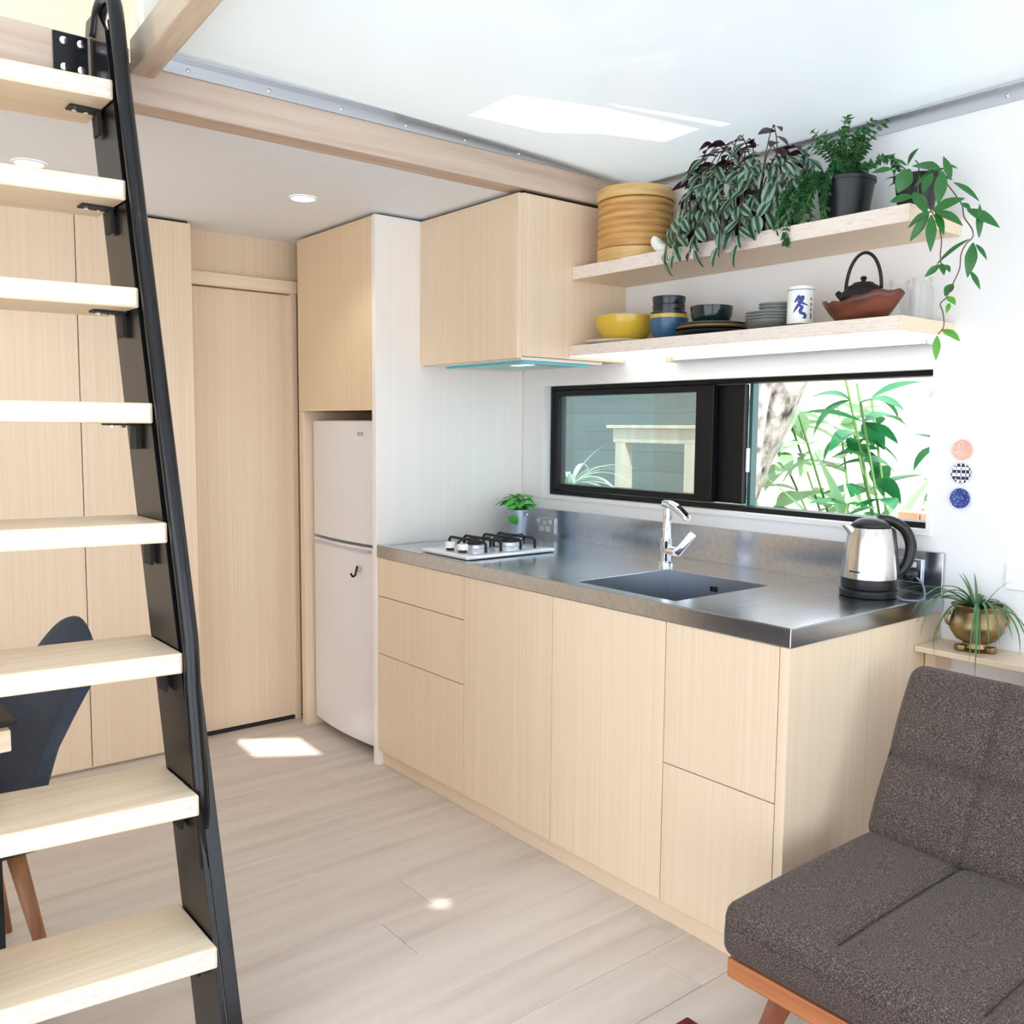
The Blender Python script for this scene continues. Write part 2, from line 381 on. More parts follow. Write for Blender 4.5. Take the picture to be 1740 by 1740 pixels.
struct('wall_front', holed(bm_(), rect(-3.4, XW, -.08, 3.3), [rect(-3.0, .45, .02, 2.15)], 'y', -3.4, -3.3), white, 'white wall with wide open doors')
struct('ceiling', box(bm_(), -3.3, XW, HB+.0855, YB+.04, ZC, ZC+.03), ceil_m, 'low white ceiling under the loft')
struct('loft_floor', box(bm_(), -3.3, XW, HB+.09, YB+.04, ZC+.031, ZC+.10), ceil_m, 'loft floor above the low ceiling')
# roof over ladder and loft, with added holes shaping the floor sun patches
def roof_z(x): return 2.56+.37*(-1.05-x)
def lift(x, y):                              # where the sun ray that lands on floor point (x, y) crosses the roof
    t = (2.56+.37*(-1.05-x))/(SUN_DIR.z+.37*SUN_DIR.x); return (x+SUN_DIR.x*t, y+SUN_DIR.y*t)
patch_hole = [lift(-.348, 2.586), lift(-.108, 2.431), lift(-.125, 2.147), lift(-.368, 2.299)]
spot_hole = [lift(-.428+.034*math.cos(a*PI/8), .846+.034*math.sin(a*PI/8)) for a in range(16)]
for nm, out, hole, lab in (('roof_slope', rect(-3.4, -1.05, -1.2, 1.38), patch_hole, 'sloping roof with an added hole shaping the floor sun patch'), ('roof_front', rect(-3.4, -1.05, -3.4, -1.2), spot_hole, 'sloping roof with an added round hole for the small sun spot')):
    bm = holed(bm_(), out, [hole], 'z', 0, .03)
    for v in bm.verts: v.co.z += roof_z(v.co.x)
    struct(nm, bm, ceil_m, lab)
cream = mat('cream_lining', lin(238, 236, 222), .7)
struct('roof_loft', box(bm_(), -3.4, XW, 1.39, 2.85, 3.3, 3.34), ceil_m, 'flat roof over the loft')
struct('wall_loft_side', box(bm_(), -1.05, -1.02, -3.3, 1.33, 2.44, 2.628), cream, 'cream lining above the roof sheet edge')
struct('wall_loft_front', box(bm_(), -1.05, XW, 1.36, 1.39, 2.37, 3.3), cream, 'cream lining above the loft beam')
# roof sheet: stretched, sagging a little
bm = bm_(); nx, ny = 26, 60; g = []
def sheet_z(x, y):
    u = (x+1.05)/(XW+1.05); v = max(0., HB-y)
    q = u**3; z = (2.352+.08*v*(1-u))*(1-q)+2.305*q
    return z-.012*math.sin(PI*u)*min(1, v*3)+.004*math.sin(y*9+x*3)*math.sin(PI*u)
for i in range(nx+1):
    g.append([])
    for j in range(ny+1):
        x = -1.05+(XW+1.05)*i/nx; y = -3.3+(HB+3.3)*j/ny; g[-1].append(bm.verts.new((x, y, sheet_z(x, y))))
for i in range(nx):
    for j in range(ny): bm.faces.new((g[i][j], g[i][j+1], g[i+1][j+1], g[i+1][j]))
struct('ceiling_sheet', bm, roof_sheet, 'glossy translucent white sheet stretched as a ceiling', smooth=True, fixn=False)
# added unseen outer roof; its holes shape the sun patch on the sheet
def sun_mask_mat():
    m = bpy.data.materials.new('added_roof_filter'); m.use_nodes = True; n, l = m.node_tree.nodes, m.node_tree.links
    n.remove(n['Principled BSDF']); t = n.new('ShaderNodeBsdfTranslucent'); t.inputs[0].default_value = (.62, .64, .65, 1); l.new(t.outputs[0], n['Material Output'].inputs[0]); return m
bm = bm_(); es = []
for loop in (rect(-1.019, 1.0, -3.4, 1.355), [(-.265, .885), (-.261, .678), (-.172, .635), (-.01, .559), (.319, .446), (.326, .6), (.13, .702), (-.007, .827)], [(-.016, .523), (.345, .343), (.348, .384), (.026, .522)]):
    vs_ = [bm.verts.new((*p, 2.62)) for p in loop]; es += [bm.edges.new((vs_[i], vs_[(i+1) % len(vs_)])) for i in range(len(vs_))]
bmesh.ops.triangle_fill(bm, edges=es, use_beauty=True)
struct('roof_sun_mask', bm, sun_mask_mat(), 'added translucent outer roof with holes shaping the sun patch')
# beams and strips
struct('trim_2', box(bm_(), -1.10, XW, HB-.008, HB+.085, ZC+.0, 2.318), beam_wood, 'whitewashed oak beam at the loft edge', bevel=.004)
struct('trim_3', box(bm_(), -3.3, -1.101, HB-.012, HB+.085, ZC+.0, 2.352), beam_wood, 'oak beam behind the ladder top', bevel=.004)
bm = bm_(); r0, r1 = HB-.009, -3.2
for (yy, zz) in ((r0, 2.289), (r1, 2.289+.08*(r0-r1))):
    for dx, dz in ((-1.10, 0), (-1.038, 0), (-1.038, .085), (-1.10, .085)): bm.verts.new((dx, yy, zz+dz))
bm.verts.ensure_lookup_table(); V = bm.verts
for f in ((0, 1, 2, 3), (7, 6, 5, 4), (0, 4, 5, 1), (1, 5, 6, 2), (2, 6, 7, 3), (3, 7, 4, 0)): bm.faces.new([V[i] for i in f])
struct('trim_4', bm, beam_y, 'oak rafter running from the loft beam', bevel=.004)
s5 = struct('trim_5', prism(bm_(), [(HB-.012, 2.316), (HB-.009, 2.316), (HB-.009, 2.345), (HB-.05, 2.347), (HB-.05, 2.350), (HB-.012, 2.349)], 'x', -1.036, XW-.03), alu, 'aluminium strip clamping the roof sheet to the beam')
for i in range(8):
    obj('screw', lathe(bm_(), [(.006, 0), (.005, .003), (.002, .004)], 10, cap1=True), chrome, s5, True, loc=(-.95+i*.23, HB-.012, 2.331)).rotation_euler = (R(90), 0, 0)
s6 = struct('trim_6', prism(bm_(), [(XW-.004, 2.262), (XW, 2.262), (XW, 2.302), (XW-.03, 2.302), (XW-.03, 2.298), (XW-.004, 2.298)], 'y', -3.2, HB-.01), alu, 'grey strip clamping the roof sheet to the wall')
for i in range(9):
    obj('screw', lathe(bm_(), [(.006, 0), (.005, .003), (.002, .004)], 10, cap1=True), chrome, s6, True, loc=(XW-.004, 1.1-i*.4, 2.28)).rotation_euler = (0, R(-90), 0)

# door, transom and jamb
d1 = struct('door_1', box(bm_(), -.466, .026, YB, YB+.035, .018, 1.975), bam_z, 'flush pale timber door in the back wall', bevel=.002)
struct('trim_7', box(bm_(), -.475, .03, YB-.028, YB+.02, 1.98, 2.035), bam_x, 'pale timber rail above the door', bevel=.002)
struct('trim_8', box(bm_(), .004, .03, YB-.02, YB+.02, 0, 1.98), bam_z, 'timber jamb beside the door', bevel=.002)
struct('trim_9', box(bm_(), -.47, .03, YB-.004, YB+.04, .0, .016), blackm, 'black strip put in for the shade under the door')  # black strip added where the gap is only in shade

# sliding window
win = struct('window_1', holed(bm_(), rect(WY0+.013, WY1-.013, WZ0+.013, WZ1-.013), [rect(.085, 1.765, 1.113, 1.547)], 'x', .792, .868), black_fr, 'black sliding kitchen window', bevel=.002)
def sash(x, ya, yb, st, ga, gb, za=1.118, zb=1.545, rail=.024):
    s = obj('sash', holed(bm_(), rect(ya, yb, za, zb), [rect(ga, gb, za+rail, zb-rail)], 'x', x, x+.028), black_fr, win, bevel=.002)
    obj('pane', box(bm_(), x+.011, x+.017, ga-.004, gb+.004, za+rail-.004, zb-rail+.004), pane_m, s); return s
sash(.795, .893, 1.764, 0, .974, 1.737)
sash(.829, .782, 1.764, 0, .905, 1.752)
st = obj('stile', box(bm_(), .86, .892, .768, .782, 1.10, 1.56), mat('grey_green_edge', lin(52, 92, 92), .4), win)
obj('latch', box(bm_(), .845, .86, .7735, .7815, 1.232, 1.318), white, win, bevel=.002)

# ------------------------------------------------------------------ tall cupboards and wardrobe
w0 = thing('wardrobe', 'pale bamboo wardrobe wall with tall flush doors left of the door', 'wardrobe', (-1.6, 2.65, 0), world=True)
obj('body', box(bm_(), -2.8, -.486, 2.602, YB+.015, .0, ZC-.012), bam_z, w0)
xs = [-.484, -.93, -1.39, -1.85, -2.31, -2.77]
for a, b in zip(xs, xs[1:]): obj('door', box(bm_(), b+.0018, a-.0018, 2.578, 2.60, .012, ZC-.014), bam_z, w0, bevel=.0012)
obj('shade_strip', box(bm_(), -2.8, -.486, 2.61, 2.66, ZC-.011, ZC-.001), gap_shade, w0)  # shade of the gap, given as a dark strip

tp = tag(obj('tall_end_panel', box(bm_(), .0, XW-.002, L_+.001, L_+.031, 0, ZC-.012), panel_washed, bevel=.0015), 'tall bamboo panel, strong light painted into its pale colour, standing between the fridge and the stove', 'panel')
fc = thing('fridge_cupboard', 'bamboo cupboard above the fridge reaching the low ceiling', 'cupboard', (.3, 2.28, 1.45), world=True)
obj('body', box(bm_(), .022, .60, L_+.033, 2.605, 1.452, ZC-.012), bam_z, fc)
obj('door', box(bm_(), .0, .021, L_+.033, 2.607, 1.449, ZC-.014), noisy('bamboo_warm', lin(236, 214, 182), lin(226, 200, 163), (120, 120, 1.1), 1, 4, .38, lo=.22, hi=.78), fc, bevel=.0012)
obj('shade_strip', box(bm_(), .03, .58, L_+.04, 2.59, ZC-.011, ZC-.001), gap_shade, fc)
tag(obj('filler_panel', box(bm_(), .0, .58, 2.567, 2.607, 0, 1.448), bam_z, bevel=.0015), 'narrow upright timber filler between door and fridge', 'panel')

# fridge
fr = thing('fridge', 'white two-door fridge freezer recessed under the bamboo cupboard', 'fridge', (.33, 2.27, 0), world=True)
obj('body', box(bm_(), .085, .66, 2.0, 2.545, .03, 1.405), fridge_m, fr, bevel=.006)
def fdoor(z0, z1):
    bm = bm_(); n = 12; pts = []
    for i in range(n+1):
        t = i/n; yy = 1.985+.565*t; pts.append((.03+.022*(2*t-1)**2-.012, yy))
    poly = pts+[(.08, 2.55), (.08, 1.985)]
    return prism(bm, poly, 'z', z0, z1)
fd = obj('door', fdoor(.895, 1.408), fridge_m, fr, bevel=.006, segs=3); fd2 = obj('door', fdoor(.045, .883), fridge_m, fr, bevel=.006, segs=3)
obj('handle_recess', box(bm_(), .014, .03, 2.02, 2.50, .862, .874), mat('grey_recess', lin(196, 192, 192), .4), fd2, bevel=.002)
me = text_mesh('TECO', .02, mat('grey_print', lin(128, 118, 114), .5)); bd = put('lettering', me, Matrix.Translation((.02-fr.location.x, 2.085-fr.location.y, 1.352)) @ Matrix.Rotation(R(-90), 4, 'Z') @ Matrix.Rotation(R(90), 4, 'X'), fd)
bd.matrix_parent_inverse = Matrix.Identity(4)
bd.matrix_basis = Matrix.Translation((.0185, 2.088, 1.352)) @ Matrix.Rotation(R(-90), 4, 'Z') @ Matrix.Rotation(R(90), 4, 'X')
obj('foot', box(bm_(), .1, .6, 2.02, 2.53, .0, .03), blackm, fr)
hk = thing('wall_hook', 'small dark metal hook stuck on the fridge door', 'hook', (.012, 2.105, .79))
obj('plate', lathe(bm_(), [(.016, 0), (.016, .003), (.012, .005)], 16, cap1=True), mat('clear_grey', lin(196, 192, 186), .3), hk, 'auto', loc=(.006, 0, .0)).rotation_euler = (0, R(-90), 0)
obj('hook', tube(bm_(), smooth_path([(0, 0, .012), (-.006, 0, -.006), (-.010, 0, -.024), (-.022, 0, -.03), (-.030, .004, -.016)], 5), .0045, 8), mat('bronze_hook', lin(44, 30, 26), .3, .8), hk, True)

# ------------------------------------------------------------------ bench
def unit(name, label, y0, y1, fronts, cat='cabinet'):
    t = thing(name, label, cat, (.3, (y0+y1)/2, .066), world=True)
    body = bm_(); box(body, .026, XW-.015, y0+.001, y0+.018, .068, ZT-.001); box(body, .026, XW-.015, y1-.018, y1-.001, .068, ZT-.001)
    box(body, .026, XW-.015, y0+.018, y1-.018, .068, .086); box(body, XW-.03, XW-.015, y0+.018, y1-.018, .086, ZT-.001)
    obj('body', body, bam_z, t)
    for nm, z0, z1 in fronts: obj(nm, box(bm_(), .004, .0245, y0+.0015, y1-.0015, z0+.0015, z1-.0015), bam_z, t, bevel=.001)
    return t
unit('drawer_cabinet', 'bamboo base cabinet with three drawers under the gas hob', 1.336, L_, [('drawer', .066, .47), ('drawer', .47, .705), ('drawer', .705, ZT)])
unit('base_cabinet', 'bamboo base cabinet with one tall door between drawers and sink', .863, 1.336, [('door', .066, ZT)])
unit('sink_cabinet', 'bamboo base cabinet with one tall door below the sink', .396, .863, [('door', .066, ZT)])
unit('bin_cabinet', 'bamboo base cabinet with upper and lower fronts next to the sofa', .032, .396, [('door', .066, .466), ('drawer', .466, ZT)])
tag(obj('bench_end_panel', box(bm_(), .004, XW-.003, .004, .031, .0, ZT-.001), [bam_z], bevel=.001), 'bamboo panel closing the bench end beside the sofa', 'panel')
tag(obj('kickboard', box(bm_(), .028, .046, .034, L_-.001, 0, .064), bam_y, bevel=.001), 'low bamboo kickboard along the foot of the bench cabinets', 'kickboard')
wt = thing('worktop', 'long stainless steel worktop with upstand and sunken sink', 'worktop', (.37, .95, ZT), world=True)
SX0, SX1, SY0, SY1 = .052, .478, .408, .81
obj('top', holed(bm_(), rect(0, XW-.002, 0, L_), [rect(SX0, SX1, SY0, SY1)], 'z', ZT, ZH), steel, wt, bevel=.002)
obj('raised_rim', holed(bm_(), rect(.001, XW-.016, .001, L_-.001), [rect(.03, XW-.03, .032, L_-.03)], 'z', ZH, ZH+.0016), steel, wt, bevel=.001)
us = obj('upstand', box(bm_(), XW-.014, XW-.002, 0.002, L_-.002, ZH, 1.034), steel, wt, bevel=.0015)
sb = bm_()                                     # sink bowl: inner and outer skins
for e, zb in ((0, .705), (.0015, .702)):
    x0, x1, y0, y1 = SX0-e, SX1+e, SY0-e, SY1+e; v = [sb.verts.new(p) for p in ((x0, y0, ZH-.001), (x1, y0, ZH-.001), (x1, y1, ZH-.001), (x0, y1, ZH-.001), (x0+.015, y0+.015, zb), (x1-.015, y0+.015, zb), (x1-.015, y1-.015, zb), (x0+.015, y1-.015, zb))]
    for f in ((4, 5, 6, 7), (0, 1, 5, 4), (1, 2, 6, 5), (2, 3, 7, 6), (3, 0, 4, 7)): sb.faces.new([v[i] for i in (f if e == 0 else f[::-1])])
sk = obj('sink_bowl', sb, sink_m, wt, fixn=False)
obj('drain', lathe(bm_(), [(.04, .0), (.038, .002), (.03, .001)], 20, (.26, .61, .7055), cap1=True), chrome, sk, True)
for i in range(4):
    yy = .612-.009+i*.007-(.003 if i > 1 else .004)
    obj('overflow_slot', box(bm_(), SX1-.007, SX1-.0035, yy, yy+.0042, .862, .878), blackm, sk)
# tap
tp_ = thing('kitchen_tap', 'chrome mixer tap with a lifted lever behind the sink', 'tap', (.53, .868, ZH))
obj('base', lathe(bm_(), [(.026, 0), (.025, .012), (.020, .016), (.018, .05), (.021, .06), (.021, .095)], 24, cap1=True), chrome, tp_, 'auto')
obj('column', tube(bm_(), [(0, 0, .092), (0, 0, .125), (.002, 0, .128), (.004, 0, .165), (.005, 0, .17), (.007, 0, .20)], [.017, .017, .0155, .0145, .016, .017], 20), chrome, tp_, 'auto')
sp = rbox(bm_(), -.125, .022, -.02, .02, -.013, .013, .011, (10, 6, 4), lambda o, n: (o.x, o.y*(1-.25*max(0, -o.x)/.12), o.z*(1-.35*max(0, -o.x)/.12)-2.2*max(0, -o.x)**2+.012))
s_ = obj('spout', sp, chrome, tp_, True, loc=(.006, 0, .203)); s_.rotation_euler = (0, R(-4), R(74))
lv = rbox(bm_(), -.006, .006, -.014, .014, 0, .095, .0055, (4, 6, 8))
l_ = obj('lever', lv, chrome, tp_, True, loc=(-.004, -.048, .045)); l_.rotation_euler = (R(38), 0, R(35))
obj('lever_hub', tube(bm_(), [(0, 0, .055), (-.004, -.05, .055)], [.017, .016], 18), chrome, tp_, 'auto')
# outlets
def outlet(name, label, y, z, wy, wz, m, sw):
    t = thing(name, label, 'power outlet', (XW-.014, y, z))
    obj('plate', box(bm_(), -.009, 0, -wy/2, wy/2, -wz/2, wz/2), m, t, bevel=.002)
    for (dy, dz, a, b) in sw: obj('switch', box(bm_(), -.0125, -.009, dy-a/2, dy+a/2, dz-b/2, dz+b/2), white_c, t, bevel=.001)
    return t
outlet('power_outlet', 'steel double power outlet on the upstand behind the hob', 1.742, .962, .122, .068, steel, [(.042, .018, .02, .017), (.0, .012, .02, .017), (-.036, .018, .02, .017), (.022, -.014, .024, .022), (-.02, -.014, .024, .022)])
o2 = outlet('power_outlet', 'steel power outlet with a black plug behind the kettle', .122, .974, .125, .07, steel, [(-.036, .018, .018, .016), (.045, .018, .018, .016), (0.02, .018, .012, .01)])
# hob
hb = thing('gas_hob', 'white-and-steel two-burner gas hob with black trivets', 'hob', (.235, 1.5, ZH+.0005))
hw = mat('hob_enamel', lin(236, 240, 246), .15, .35)
obj('plate', rbox(bm_(), -.205, .215, -.145, .15, .001, .016, .007, (8, 8, 3)), hw, hb, True)
for i, (bx, r) in enumerate(((-.055, .04), (.11, .056))):
    bu = obj('burner', lathe(bm_(), [(r+.014, 0), (r+.012, .004), (r, .006), (r, .018), (r*.8, .020)], 28, (bx, .01, .016), cap1=True), alu, hb, 'auto')
    obj('burner_cap', lathe(bm_(), [(r*.78, 0), (r*.78, .006), (r*.5, .008)], 28, (bx, .01, .0365), cap1=True), iron, bu, 'auto')
    for sx_ in (-1, 1):
        o_ = .083 if i else .07
        obj('trivet', tube(bm_(), [(bx+sx_*.035, .01-.115, .017), (bx+sx_*.035, .01-.115, .046), (bx+sx_*.035, .01-.104, .054), (bx+sx_*.035, .01+.104, .054), (bx+sx_*.035, .01+.115, .046), (bx+sx_*.035, .01+.115, .017)], .0055, 8), iron, hb, 'auto')
    obj('trivet', tube(bm_(), [(bx-.075, .01, .017), (bx-.075, .01, .046), (bx-.066, .01, .0545), (bx+.066, .01, .0545), (bx+.075, .01, .046), (bx+.075, .01, .017)], .0055, 8), iron, hb, 'auto')
for dy in (-.045, .035):
    kn = obj('knob', lathe(bm_(), [(.021, .01), (.021, .028), (.018, .031)], 20, (-.15, dy, .016), cap1=True), white_c, hb, 'auto')
    obj('knob_base', lathe(bm_(), [(.016, 0), (.013, .0098)], 16, (-.15, dy, .0162), cap1=True), blackm, kn, 'auto')
# kettle
kt = thing('kettle', 'brushed steel electric kettle with black handle on its base', 'kettle', (.575, .135, ZH+.002), R(-38))
obj('power_base', lathe(bm_(), [(.078, 0), (.08, .004), (.08, .018), (.074, .022)], 36, cap1=True), blackp, kt, 'auto')
obj('lower_band', lathe(bm_(), [(.074, .0225), (.076, .03), (.076, .052)], 36, cap1=True), blackp, kt, 'auto')
bd = obj('body', lathe(bm_(), [(.0765, .052), (.0765, .056), (.0735, .10), (.068, .15), (.060, .19), (.0575, .196)], 40, cap1=True), steel_v, kt, 'auto')
obj('lid', lathe(bm_(), [(.056, .1965), (.05, .208), (.036, .219), (.018, .224), (.0, .2245)], 32, cap0=True), blackp, kt, True)
obj('spout', prism(bm_(), [(-.052, .165), (-.074, .192), (-.082, .203), (-.05, .197)], 'y', -.014, .014), steel_v, kt, bevel=.004)
hp = smooth_path([(.02, 0, .222), (.058, 0, .215), (.098, 0, .19), (.118, 0, .145), (.112, 0, .10), (.09, 0, .066), (.071, 0, .060)], 5)
obj('handle', tube(bm_(), hp, [.012+.004*math.sin(PI*i/(len(hp)-1)) for i in range(len(hp))], 12), blackp, kt, True)
obj('handle_grip', prism(bm_(), [(.058, .196), (.068, .19), (.086, .06), (.071, .055)], 'y', -.016, .016), blackp, kt, bevel=.004)
for i in range(7): obj('lettering', box(bm_(), -.0775, -.0755, -.004, .004, .0705, .0735) if 0 else box(bm_(), -.0004, .0004, -.0022, .0022, 0, .004), blackm, bd, loc=(.0760*math.cos(R(206+i*3.6)), .0760*math.sin(R(206+i*3.6)), .071)).rotation_euler = (0, 0, R(206+i*3.6))
obj('power_cord', tube(bm_(), smooth_path([(.05, -.07, .008), (.055, -.10, .004), (.09, -.115, .004), (.125, -.085, .006), (.13, -.06, .04), (.118, -.045, .058)], 6), .003, 8), mat('grey_cord', lin(120, 124, 140), .4), kt, True)
pl = thing('power_plug', 'round black plug pushed into the outlet by the kettle', 'plug', (XW-.0235, .098, .962))
obj('plug_body', lathe(bm_(), [(.02, 0), (.02, .014), (.016, .024), (.009, .03)], 20, cap1=True), blackp, pl, 'auto').rotation_euler = (0, R(-90), 0)
obj('plug_cord', tube(bm_(), smooth_path([(-.024, .0, -.004), (-.04, .014, -.014), (-.05, .02, -.03), (-.06, .03, -.049)], 5), .003, 8), mat('black_cord', lin(26, 26, 30), .4), pl, True)

# ------------------------------------------------------------------ hood cabinet and shelves
hc = thing('hood_cabinet', 'bamboo wall cabinet with a built-in range hood', 'cabinet', (.48, 1.6, 1.631), world=True)
obj('body', box(bm_(), .232, XW-.002, HB+.001, L_-.001, 1.640, ZC-.012), bam_z, hc)
obj('door', box(bm_(), .21, .2315, HB+.001, L_-.001, 1.631, ZC-.014), bam_z, hc, bevel=.0012)
obj('shade_strip', box(bm_(), .24, XW-.01, HB+.012, L_-.002, ZC-.011, ZC-.001), gap_shade, hc)
hd = obj('range_hood', box(bm_(), .25, .66, HB+.03, L_-.06, 1.628, 1.6395), trim_w, hc, bevel=.002)
obj('glass_visor', box(bm_(), .28, .60, HB+.05, L_-.09, 1.620, 1.6255), hoodglass, hd, bevel=.001)
obj('hood_light', box(bm_(), .42, .46, HB+.2, HB+.30, 1.6262, 1.6278), glow_m, hd)
obj('glass_edge', box(bm_(), .276, .2798, HB+.05, L_-.09, 1.619, 1.6265), mat('cyan_glass_edge', lin(70, 196, 210), .15), hd); obj('glass_edge', box(bm_(), .276, .60, HB+.0455, HB+.0498, 1.619, 1.6265), bpy.data.materials['cyan_glass_edge'], hd)
SXU, SXL = .468, .456
us_ = thing('wall_shelf', 'upper bamboo shelf crowded with plants and a steamer', 'shelf', (.6, .65, 1.93), world=True)
obj('board', box(bm_(), SXU+.001, XW-.001, .006, HB-.001, 1.930, 1.9765), bam_y, us_, bevel=.0015)
obj('edge_band', box(bm_(), SXU, SXU+.0009, .006, HB-.001, 1.931, 1.9755), bam_edge, us_)
ls_ = thing('wall_shelf', 'lower bamboo shelf holding bowls and crockery', 'shelf', (.6, .65, 1.65), world=True)
obj('board', box(bm_(), SXL+.001, XW-.001, .009, HB-.001, 1.651, 1.6885), bam_y, ls_, bevel=.0015)
obj('edge_band', box(bm_(), SXL, SXL+.0009, .009, HB-.001, 1.652, 1.6875), bam_edge, ls_)
obj('glowing_underside', box(bm_(), SXL+.006, XW-.004, .016, HB-.004, 1.6485, 1.6508), glow_m, ls_)  # shelf underside made to glow, added so that it looks brightly lit
lb = thing('cable_batten', 'slim cable batten along the wall under the lower shelf', 'batten', (.72, .55, 1.63), world=True)
obj('housing', box(bm_(), .715, XW-.002, .06, 1.02, 1.630, 1.648), alu, lb, bevel=.002)
obj('cover', box(bm_(), .700, .7145, .07, 1.01, 1.632, 1.646), trim_w, lb, bevel=.002)
obj('end_cap', box(bm_(), .698, XW-.003, 1.0205, 1.04, 1.628, 1.6482), bam_y, lb, bevel=.002)

# downlights
for (x, y, lab) in ((-.30, 1.935, 'round recessed downlight in front of the fridge cupboard'), (-1.18, 2.095, 'round recessed downlight seen between the upper ladder treads')):
    d = thing('downlight', lab, 'downlight', (x, y, ZC), group='ceiling downlights')
    obj('trim_ring', lathe(bm_(), [(.052, -.001), (.050, -.005), (.043, -.004), (.042, -.001)], 32, cap0=False), trim_w, d, True)
    obj('lens', lathe(bm_(), [(.042, -.0012), (.041, -.0028)], 32, cap1=True), downl, d)
    ld = bpy.data.lights.new('downlight_lamp', 'SPOT'); ld.energy = 3; ld.spot_size = R(110); ld.spot_blend = .6; ld.shadow_soft_size = .04; ld.color = (1, .93, .84)
    lo = bpy.data.objects.new('downlight_lamp', ld); C.objects.link(lo); lo.parent = d; lo.location = (0, 0, -.02)

# ------------------------------------------------------------------ things on the lower shelf
ZS = 1.6887
def bowl_prof(r0, r1, h, t=.004, foot=.004):
    o = [(r0*.9, 0), (r0, foot)]+[(r0+(r1-r0)*math.sin(k/8*PI/2)**.9, foot+(h-foot)*(k/8)**1.25) for k in range(1, 9)]
    i = [(max(.002, r-t), max(z, foot+t)) for r, z in o[1:][::-1]]
    return o+[(r1-t*.5, h+t*.3)]+i
def bowl(name, label, cat, loc, r0, r1, h, m, inner=None, group=None, t=.004):
    th = thing(name, label, cat, loc, group=group)
    p = bowl_prof(r0, r1, h, t); k = len(p)//2
    obj('body', lathe(bm_(), p[:10], 36), m, th, 'auto')
    obj('glaze', lathe(bm_(), p[9:], 36, cap0=False, cap1=True), inner or m, th, 'auto'); return th
def plate(name, label, loc, r, h, m, group=None):
    return tag(obj(name, lathe(bm_(), [(r*.6, 0), (r*.62, .003), (r*.93, h*.75), (r, h), (r*.985, h+.0015), (r*.9, h*.85), (r*.58, .006)], 40, cap1=True), m, None, 'auto', loc=loc), label, 'plate', group)
plate('plate', 'white plate at the shelf end under the yellow bowl', (.575, 1.165, ZS), .125, .012, white_c)
bowl('mixing_bowl', 'wide yellow bowl with a pale celadon rim', 'bowl', (.585, 1.138, ZS+.0075), .055, .112, .092, yellow_c, cel_c, t=.012)
cb = (.585, .930)
bowl('bowl', 'blue bowl at the bottom of the small bowl stack', 'bowl', (*cb, ZS), .042, .069, .076, blue_c, cel_c, 'stacked bowls')
bowl('bowl', 'yellow bowl nested in the blue bowl', 'bowl', (*cb, ZS+.0155), .040, .0645, .074, yellow_c, cel_c, 'stacked bowls', .003)
bowl('bowl', 'slate grey bowl nested above the yellow one', 'bowl', (*cb, ZS+.029), .038, .062, .0695, ink_c, grey_c, 'stacked bowls', .003)
bowl('bowl', 'lower of two navy bowls on the small bowl stack', 'bowl', (*cb, ZS+.066), .044, .0565, .056, navy_c, navy_c, 'stacked bowls')
bowl('bowl', 'topmost navy bowl of the small bowl stack', 'bowl', (*cb, ZS+.0985), .043, .0575, .052, navy_c, navy_c, 'stacked bowls')
cp = (.592, .742)
plate('plate', 'black plate at the bottom of the dark plate stack', (*cp, ZS), .128, .016, ink_c, 'dark plates')
plate('plate', 'dark blue plate in the dark plate stack', (*cp, ZS+.0095), .122, .015, ink_c, 'dark plates')
plate('plate', 'mustard-rimmed plate in the dark plate stack', (*cp, ZS+.0185), .118, .014, mat('mustard_plate', lin(196, 164, 96), .3), 'dark plates')
plate('plate', 'grey-green plate on top of the dark plate stack', (*cp, ZS+.0275), .114, .015, dgrey_c, 'dark plates')
bowl('bowl', 'deep bottle-green bowl standing on the dark plates', 'bowl', (cp[0], cp[1]+.006, ZS+.034), .05, .070, .067, green_c, green_c)
cg = (.59, .515)
bowl('bowl', 'dark grey bowl under the grey saucers', 'bowl', (*cg, ZS), .05, .076, .036, dgrey_c, dgrey_c)
for i, lab in enumerate(('lowest of the three wide grey saucers', 'middle one of the three wide grey saucers', 'topmost of the three wide grey saucers')):
    plate('saucer', lab, (*cg, ZS+.030+i*.009), .078-.001*i, .012, grey_c, 'grey saucers')
for i, lab in enumerate(('lowest of three small grey dishes on the saucers', 'middle of three small grey dishes on the saucers', 'topmost of three small grey dishes on the saucers')):
    plate('dish', lab, (cg[0]+.01, cg[1]-.012, ZS+.0545+i*.010), .052, .013, grey_c, 'small grey dishes')
